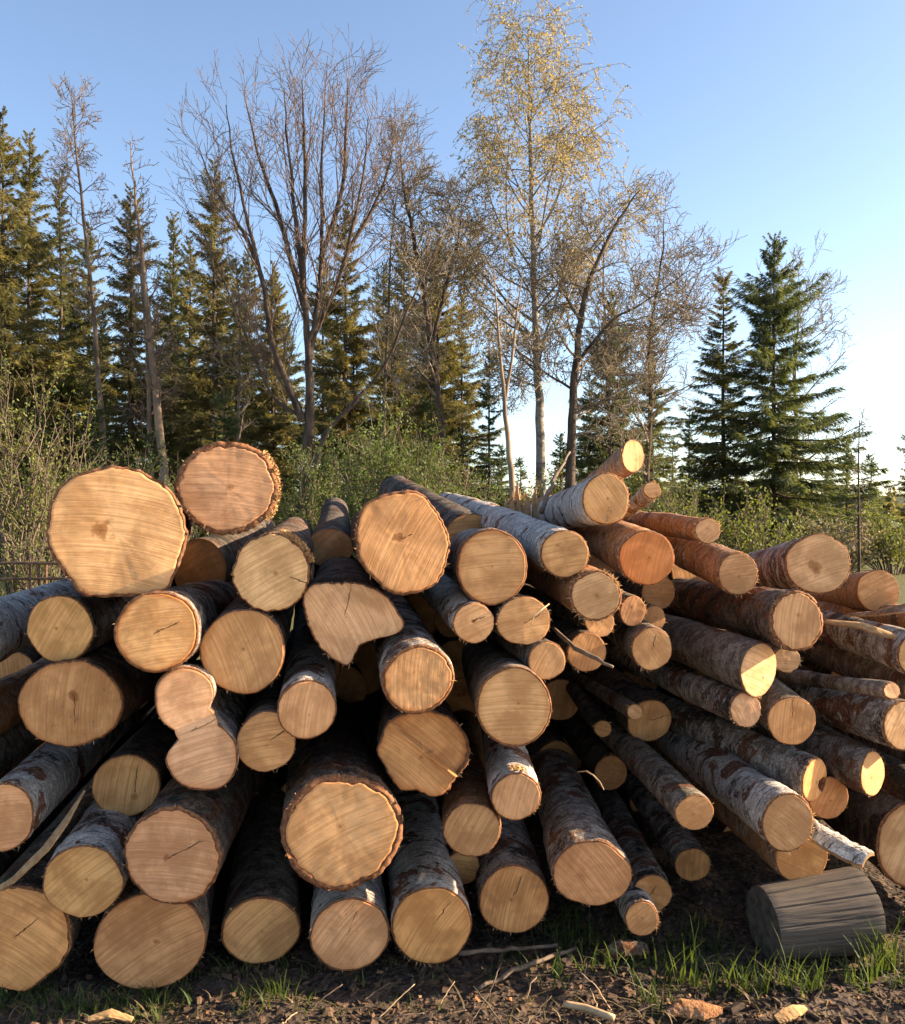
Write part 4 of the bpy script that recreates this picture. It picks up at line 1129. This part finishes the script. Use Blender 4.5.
def spawn(ge, pts, rad, ln, level, cfg, rg, tips, t0=.2):
    if level >= len(cfg['n']): return
    m = cfg['n'][level]
    m = int(m * rg.uniform(.7, 1.3) * (min(1.4, ln / cfg['len'][level - 1]) if level else 1) + .5)
    n = len(pts); t = np.linspace(0, 1, n)
    for q in range(m):
        tt = t0 + (1 - t0) * (q + rg.random()) / m
        i = min(int(tt * (n - 1)), n - 2); f = tt * (n - 1) - i
        p = pts[i] * (1 - f) + pts[i + 1] * f; ax = unit(pts[i + 1] - pts[i])
        side = unit(np.cross(ax, rg.normal(size=3)))
        a = math.radians(cfg['ang'][level] * rg.uniform(.7, 1.25))
        dv = ax * math.cos(a) + side * math.sin(a)
        l2 = cfg['len'][level] * rg.uniform(.6, 1.25) * (1 - cfg['apex'][level] * tt)
        limb(ge, p, dv, l2, max(rad[i] * cfg['rk'], cfg['rmin']), level, cfg, rg, tips)


def curve_px(pp, d, dj=0.0):
    """a bent stem through picture points at its own distance, smoothed"""
    P_ = np.array([pix(x, y, d + dj * k / max(len(pp) - 1, 1)) for k, (x, y) in enumerate(pp)])
    out = []
    for i in range(len(P_) - 1):
        p0, p1, p2, p3 = P_[max(i - 1, 0)], P_[i], P_[i + 1], P_[min(i + 2, len(P_) - 1)]
        for t in np.linspace(0, 1, 5, endpoint=False):
            out.append(.5 * ((2 * p1) + (p2 - p0) * t + (2 * p0 - 5 * p1 + 4 * p2 - p3) * t * t + (3 * p1 - p0 - 3 * p2 + p3) * t ** 3))
    out.append(P_[-1]); return np.array(out)


def bare_tree(name, label, d, stems, cfg, seed, trunk_mat, twig_mat='twig', leaf=None, group=None, t0=.3):
    """stems: [(picture points, base radius, depth drift)]"""
    rg = np.random.default_rng(seed)
    p0 = pix(*stems[0][0][0], d)
    z0 = float(ground_z(p0.x, d)) - .1
    root = empty(name, (p0.x, d, z0)); off = np.array([p0.x, d, z0])
    tr = Geo(); br = Geo(); tips = []
    for si, (pp, r, dj) in enumerate(stems):
        pts = curve_px(pp, d, dj) - off
        if si == 0:
            pts = np.concatenate([[[pts[0, 0], pts[0, 1], 0]], pts])
        rad = np.linspace(r, max(r * .07, .009), len(pts))
        pts[1:-1] += rg.normal(size=(len(pts) - 2, 3)) * r * .10
        tr.tube(pts, rad, 8)
        spawn(br, pts, rad, 0, 0, cfg, rg, tips, t0 if si == 0 else cfg.get('t1', .2))
    tr.build('trunk', M[trunk_mat], root)
    br.build('twigs', M[twig_mat], root)
    if leaf:
        mat, per, size, hang = leaf
        P_ = []
        for t in tips:
            m = max(1, int(per * rg.uniform(.5, 1.5)))
            u = rg.uniform(.1, 1, m) * (len(t) - 1); i = np.minimum(u.astype(int), len(t) - 2); f = (u - i)[:, None]
            P_.append(t[i] * (1 - f) + t[i + 1] * f)
        P_ = np.concatenate(P_); m = len(P_)
        P_ = P_ + rg.normal(size=(m, 3)) * size * .5
        dv = unit(rg.normal(size=(m, 3)) + np.array([0, 0, -hang]))
        lg = Geo(); lg.quads(sprigs(P_, dv, size * rg.uniform(.6, 1.3, m), size * .33 * rg.uniform(.7, 1.2, m), rg))
        lg.build('crown', M[mat], root, False)
    return tag(root, label, 'tree', group)


ALD = dict(n=(24, 9, 6), ang=(55, 48, 45), len=(1.7, .75, .38), apex=(.55, .4, .3), rk=.42, rmin=.007, up=(.05, .06, .06), wob=(.16, .2, .22), leaf_level=1)
GT = 'bare trees at the forest edge'
bare_tree('alder_tree', 'leaning bare tree with a bushy reddish top of fine twigs', 24, [([(104, 540), (103, 440), (95, 330), (84, 220), (76, 150), (72, 98)], .10, 0)],
          dict(ALD, n=(32, 8, 7), len=(1.25, .6, .35)), 11, 'trunk_grey', 'twig_red', ('bud', 3, 0.042, 0), GT, .42)
bare_tree('dead_tree', 'broken dead trunk with a bare spike at its top', 23, [([(166, 540), (163, 470), (155, 380), (146, 300), (138, 220), (130, 140)], .15, 0), ([(152, 520), (150, 430), (146, 340), (140, 260), (137, 200)], .08, .5)],
          dict(ALD, n=(25, 7, 6), len=(1.2, .6, .3), apex=(.9, .4, .3)), 12, 'trunk_pale', 'twig_red', ('bud', 2, 0.042, 0), GT, .35)
W = dict(n=(17, 8, 5), ang=(33, 32, 38), len=(2.4, 1.1, .5), apex=(.78, .4, .3), rk=.36, rmin=.0055, up=(.09, .08, .07), wob=(.11, .14, .17), leaf_level=2, t1=.08)
bare_tree('willow_tree', 'large many stemmed bare tree with upward fanning branches', 22,
          [([(300, 520), (308, 440), (309, 380), (306, 320), (298, 240), (290, 165), (284, 88)], .15, 0),
           ([(302, 420), (288, 385), (272, 340), (262, 280), (246, 215), (232, 150), (226, 105)], .10, -1),
           ([(309, 360), (318, 300), (322, 230), (322, 150), (327, 72)], .085, .8),
           ([(308, 340), (335, 290), (352, 230), (364, 170), (368, 118)], .07, -.6),
           ([(265, 290), (245, 235), (215, 190), (200, 150)], .06, -.5), ([(305, 310), (280, 220), (257, 150), (244, 92)], .08, 1.2),
           ([(302, 290), (305, 200), (304, 130), (302, 80)], .07, -1.0), ([(320, 260), (342, 190), (346, 125), (348, 78)], .07, .3), ([(345, 255), (372, 210), (388, 170), (394, 135)], .06, .8),
           ([(300, 415), (272, 395), (244, 330), (216, 262), (196, 215)], .05, 1.0)],
          W, 13, 'trunk_dark', 'twig_red', ('bud', 1, 0.030, 0), GT, .5)
bare_tree('willow_tree', 'leaning bare trunk slanting across in front of the golden spruces', 21.3, [([(308, 520), (322, 442), (352, 405), (385, 365), (408, 310), (425, 272), (442, 236)], .075, .5)],
          dict(ALD, n=(18, 7, 6), len=(1.3, .7, .35)), 14, 'trunk_dark', 'twig', ('bud', 2, 0.036, 0), GT, .45)
bare_tree('alder_tree', 'crooked dark alder trunk with golden twiggy crown', 24, [([(450, 540), (445, 480), (438, 400), (428, 320), (414, 240), (404, 190), (399, 150)], .15, 0), ([(432, 345), (445, 290), (458, 240), (462, 200)], .06, .4)],
          dict(ALD, n=(30, 10, 7), len=(1.9, .8, .4)), 15, 'trunk_dark', 'twig', ('bud', 5, 0.048, 0), GT, .35)
bare_tree('snag_tree', 'thin split snag with pale torn wood beside the tall birch', 20, [([(516, 540), (511, 470), (504, 400), (498, 330), (494, 268)], .085, 0), ([(505, 400), (513, 350), (517, 310), (523, 270)], .04, .3)],
          dict(ALD, n=(8, 5, 3), len=(.8, .4, .2)), 16, 'trunk_pale', 'twig', None, GT, .6)
BIR = dict(n=(46, 14, 11), ang=(52, 42, 60), len=(6.4, 1.5, 1.0), apex=(.88, .4, .25), rk=.36, rmin=.006, up=(.06, -.05, -.42), wob=(.10, .15, .10), leaf_level=1, t1=.2)
bare_tree('birch_tree', 'tallest birch with drooping golden young leaves and a straight trunk', 26, [([(546, 545), (541, 470), (538, 380), (534, 280), (531, 180), (529, 100), (528, 30)], .17, 0)],
          BIR, 17, 'trunk_birch', 'twig', ('birch_leaf', 13, .075, 1.2), GT, .33)
bare_tree('alder_tree', 'spreading alder with thick crooked limbs beside the tall birch', 23,
          [([(566, 545), (570, 480), (572, 420), (577, 350), (584, 300), (602, 252), (624, 212), (640, 190)], .15, 0), ([(575, 365), (600, 335), (615, 318), (640, 305), (690, 270)], .06, -.6),
           ([(580, 320), (562, 290), (548, 268)], .05, .4), ([(573, 415), (605, 400), (640, 398)], .045, .6), ([(574, 390), (540, 370), (520, 360)], .04, -.4)],
          dict(ALD, n=(25, 8, 6), len=(1.6, .8, .4), ang=(62, 50, 45)), 18, 'trunk_dark', 'twig', ('bud', 3, 0.045, 0), GT, .25)
bare_tree('alder_tree', 'slender curving alder with flat spreading twigs beside the dark ragged spruce', 25,
          [([(642, 545), (646, 480), (651, 400), (649, 350), (655, 300), (663, 250), (664, 216)], .10, 0), ([(650, 340), (668, 318), (686, 300), (704, 262)], .045, .5), ([(650, 380), (625, 372), (606, 350)], .04, -.4)],
          dict(ALD, n=(30, 8, 6), len=(1.7, .8, .4), ang=(70, 50, 45)), 19, 'trunk_dark', 'twig', ('bud', 2, 0.042, 0), GT, .2)
bare_tree('aspen_tree', 'bare pale crowned tree behind the widest green spruce', 31, [([(795, 545), (796, 460), (795, 380), (798, 320), (800, 282)], .11, 0)],
          dict(ALD, n=(42, 10, 6), len=(2.6, 1.0, .45), ang=(50, 40, 40)), 20, 'trunk_grey', 'twig', ('bud', 4, 0.051, 0), GT, .2)
bare_tree('alder_tree', 'thin bare sapling between the slim dense spruce and the many stemmed tree', 25, [([(236, 545), (238, 430), (240, 330), (236, 260)], .06, 0)],
          dict(ALD, n=(25, 7, 4), len=(1.2, .6, .3)), 21, 'trunk_grey', 'twig', ('bud', 2, 0.042, 0), GT, .2)
bare_tree('alder_tree', 'bare twiggy young tree behind the leaning trunk', 26, [([(382, 545), (384, 420), (388, 320), (392, 230), (400, 180)], .07, 0)],
          dict(ALD, n=(32, 8, 6), len=(1.5, .7, .35)), 22, 'trunk_grey', 'twig', ('bud', 3, 0.042, 0), GT, .25)
bare_tree('pine_tree', 'straight thin bare trunk among the spreading alders', 27, [([(612, 545), (610, 440), (606, 340), (603, 270), (606, 205)], .07, 0)],
          dict(ALD, n=(28, 7, 4), len=(1.1, .6, .3), ang=(70, 50, 45)), 23, 'trunk_dark', 'twig', ('bud', 2, 0.042, 0), GT, .3)


def bush(name, label, px, d, top, width, seed, leaf, n=26, per=70, size=.07, group=None, twig='trunk_grey'):
    rg = np.random.default_rng(seed)
    x = (px - CX) * d / FPX; z0 = float(ground_z(x, d)) - .05
    H = EYE - (top - CY) * d / FPX - z0; Wd = width * d / FPX / 2
    root = empty(name, (x, d, z0)); ge = Geo(); P_ = []
    for k in range(n):
        a = rg.uniform(0, 6.28); rr = math.sqrt(rg.random()) * Wd; h = H * (1 - .35 * (rr / Wd) ** 2) * rg.uniform(.6, 1.02)
        b = np.array([math.cos(a), math.sin(a), 0])
        t = np.linspace(0, 1, 6)[:, None]
        pts = b * rr * (.25 + .75 * t ** 1.2) + np.array([0, 0, 1]) * h * t + rg.normal(size=(6, 3)) * .03 * H * t
        ge.tube(pts, np.linspace(.012 + .003 * H, .004, 6), 4)
        for q in range(9):
            u = rg.uniform(.3, .98); i = int(u * 5); p = pts[i] + (pts[min(i + 1, 5)] - pts[i]) * (u * 5 - i)
            dv = unit(b * rg.uniform(-.2, .7) + rg.normal(size=3) * .45 + np.array([0, 0, .9]))
            l = H * .2 * rg.uniform(.5, 1.2); e = p + dv * l
            ge.tube(np.array([p, (p + e) / 2 + rg.normal(size=3) * .01, e]), [.007, .005, .004], 3)
            m = max(2, int(per / 9 * rg.uniform(.5, 1.5))); f = rg.uniform(.15, 1.05, m)[:, None]
            P_.append(p + (e - p) * f + rg.normal(size=(m, 3)) * size * .8)
    ge.build('stems', M[twig], root)
    P_ = np.concatenate(P_); m = len(P_)
    lg = Geo(); lg.quads(sprigs(P_, unit(rg.normal(size=(m, 3))), size * rg.uniform(.6, 1.3, m), size * .3 * rg.uniform(.7, 1.2, m), rg))
    lg.build('foliage', M[leaf], root, False)
    return tag(root, label, 'bush', group)


GB = 'bushes behind the pile'
bush('sallow_bush', 'dense light green bush right behind the pile under the leaning trunk', 385, 15, 396, 140, 31, 'sallow_leaf', 54, 300, .055, GB)
bush('sallow_bush', 'lower green bush between the bean shaped log and the many stemmed tree', 318, 17, 440, 90, 32, 'sallow_leaf', 34, 240, .055, GB)
bush('sallow_bush', 'tall pale leaved bush at the outer end of the forest edge', 18, 14, 335, 90, 33, 'bush_leaf', 22, 120, .06, GB)
bush('sallow_bush', 'bare stemmed bush behind the huge log', 60, 15, 400, 80, 34, 'bush_leaf', 20, 70, .06, GB)
bush('sallow_bush', 'yellow green bush in front of the widest green spruce', 742, 19, 488, 120, 35, 'bush_leaf', 44, 90, .075, GB)
bush('sallow_bush', 'thin budding bush at the foot of the dark ragged spruce', 690, 20, 486, 90, 36, 'bush_leaf', 26, 50, .07, GB)
bush('sallow_bush', 'bright yellow green bush by the meadow beyond the half dead spruce', 893, 24, 500, 110, 37, 'bush_leaf', 44, 100, .09, GB)
bush('sallow_bush', 'brownish low bush beside the half dead spruce', 840, 23, 512, 80, 38, 'bud', 34, 80, .08, GB)
bush('sallow_bush', 'olive bush at the foot of the spreading alders', 620, 22, 478, 110, 39, 'sallow_leaf', 30, 60, .08, GB)
bush('sallow_bush', 'small green bush at the foot of the tall birch', 475, 18, 470, 60, 40, 'sallow_leaf', 22, 80, .07, GB)
bush('sallow_bush', 'bushy undergrowth behind the log with thick orange bark', 210, 19, 440, 130, 41, 'sallow_leaf', 30, 70, .08, GB)
for k, px in enumerate(range(486, 880, 24)):
    spruce('young', px + rgb.uniform(-8, 8), rgb.uniform(436, 468), 46 + rgb.uniform(-4, 8), 'distant young spruce in the low row beyond the alders', 'low far row of spruces', 1.5)
bush('sallow_bush', 'pale yellow green bush behind the tilted birch logs', 570, 24, 458, 110, 43, 'bush_leaf', 34, 90, .08, GB)
bush('sallow_bush', 'loose yellow green bush at the foot of the slender curving alder', 655, 25, 452, 100, 44, 'bush_leaf', 34, 90, .08, GB)
bush('sallow_bush', 'tall wispy bush growing between the crooked alder and the small bright spruce', 440, 20, 420, 80, 45, 'bush_leaf', 26, 70, .065, GB)
bush('sallow_bush', 'dull green bush under the broken dead trunk', 130, 20, 430, 110, 46, 'sallow_leaf', 30, 90, .07, GB)
bush('sallow_bush', 'low leafy bush beside the rail fence', 30, 11, 520, 70, 42, 'bush_leaf', 22, 40, .05, GB)

# ---------------------------------------------------------------- far hill and its woods
rgh = np.random.default_rng(77)
hx = np.linspace(-900, 900, 181); hr = np.array([0, .35, .7, 1.0, 1.4])
hz = 20 + 9 * vnoise(np.stack([hx * .006, hx * 0, hx * 0], -1), 81, 2)
HV = []
for k, r_ in enumerate((0.0, .5, .85, 1.0, .4)):
    HV.append(np.stack([hx, np.full_like(hx, 560 + k * 70), -3 + hz * r_], -1))
HV = np.concatenate(HV); nn = len(hx)
HF = [(k * nn + i, k * nn + i + 1, (k + 1) * nn + i + 1, (k + 1) * nn + i) for k in range(4) for i in range(nn - 1)]
M['hill'] = mat_simple('far_wooded_slope', (0.035, 0.045, 0.018), (0.09, 0.095, 0.035), 0.08, 0.9, 0)
tag(mesh_obj('hill', HV, HF, M['hill']), kind='structure')
fw = Geo()
for k in range(520):
    y = rgh.uniform(150, 640) if k % 3 else rgh.uniform(600, 760); x = rgh.uniform(-.62, .62) * y
    zb = -3 + (np.interp(x, hx, hz) * np.interp(y, [560, 630, 700, 770], [0, .5, .85, 1]) if y > 560 else 0)
    h = rgh.uniform(6, 12); m = 60
    t = rgh.random(m) ** .7; a = rgh.uniform(0, 6.28, m); rr = (1 - t) * h * .22 * rgh.uniform(.3, 1, m)
    P_ = np.stack([x + np.cos(a) * rr, y + np.sin(a) * rr, zb + h * (.1 + .9 * t)], -1)
    dv = unit(np.stack([np.cos(a), np.sin(a), rgh.uniform(-.6, .6, m)], -1))
    fw.quads(sprigs(P_, dv, rgh.uniform(.8, 1.8, m), rgh.uniform(.3, .6, m), rgh))
tag(fw.build('distant_forest', M['needles_gold'], smooth=False), 'far off mixed wood on the low hills beyond the meadow', 'forest', kind='stuff')
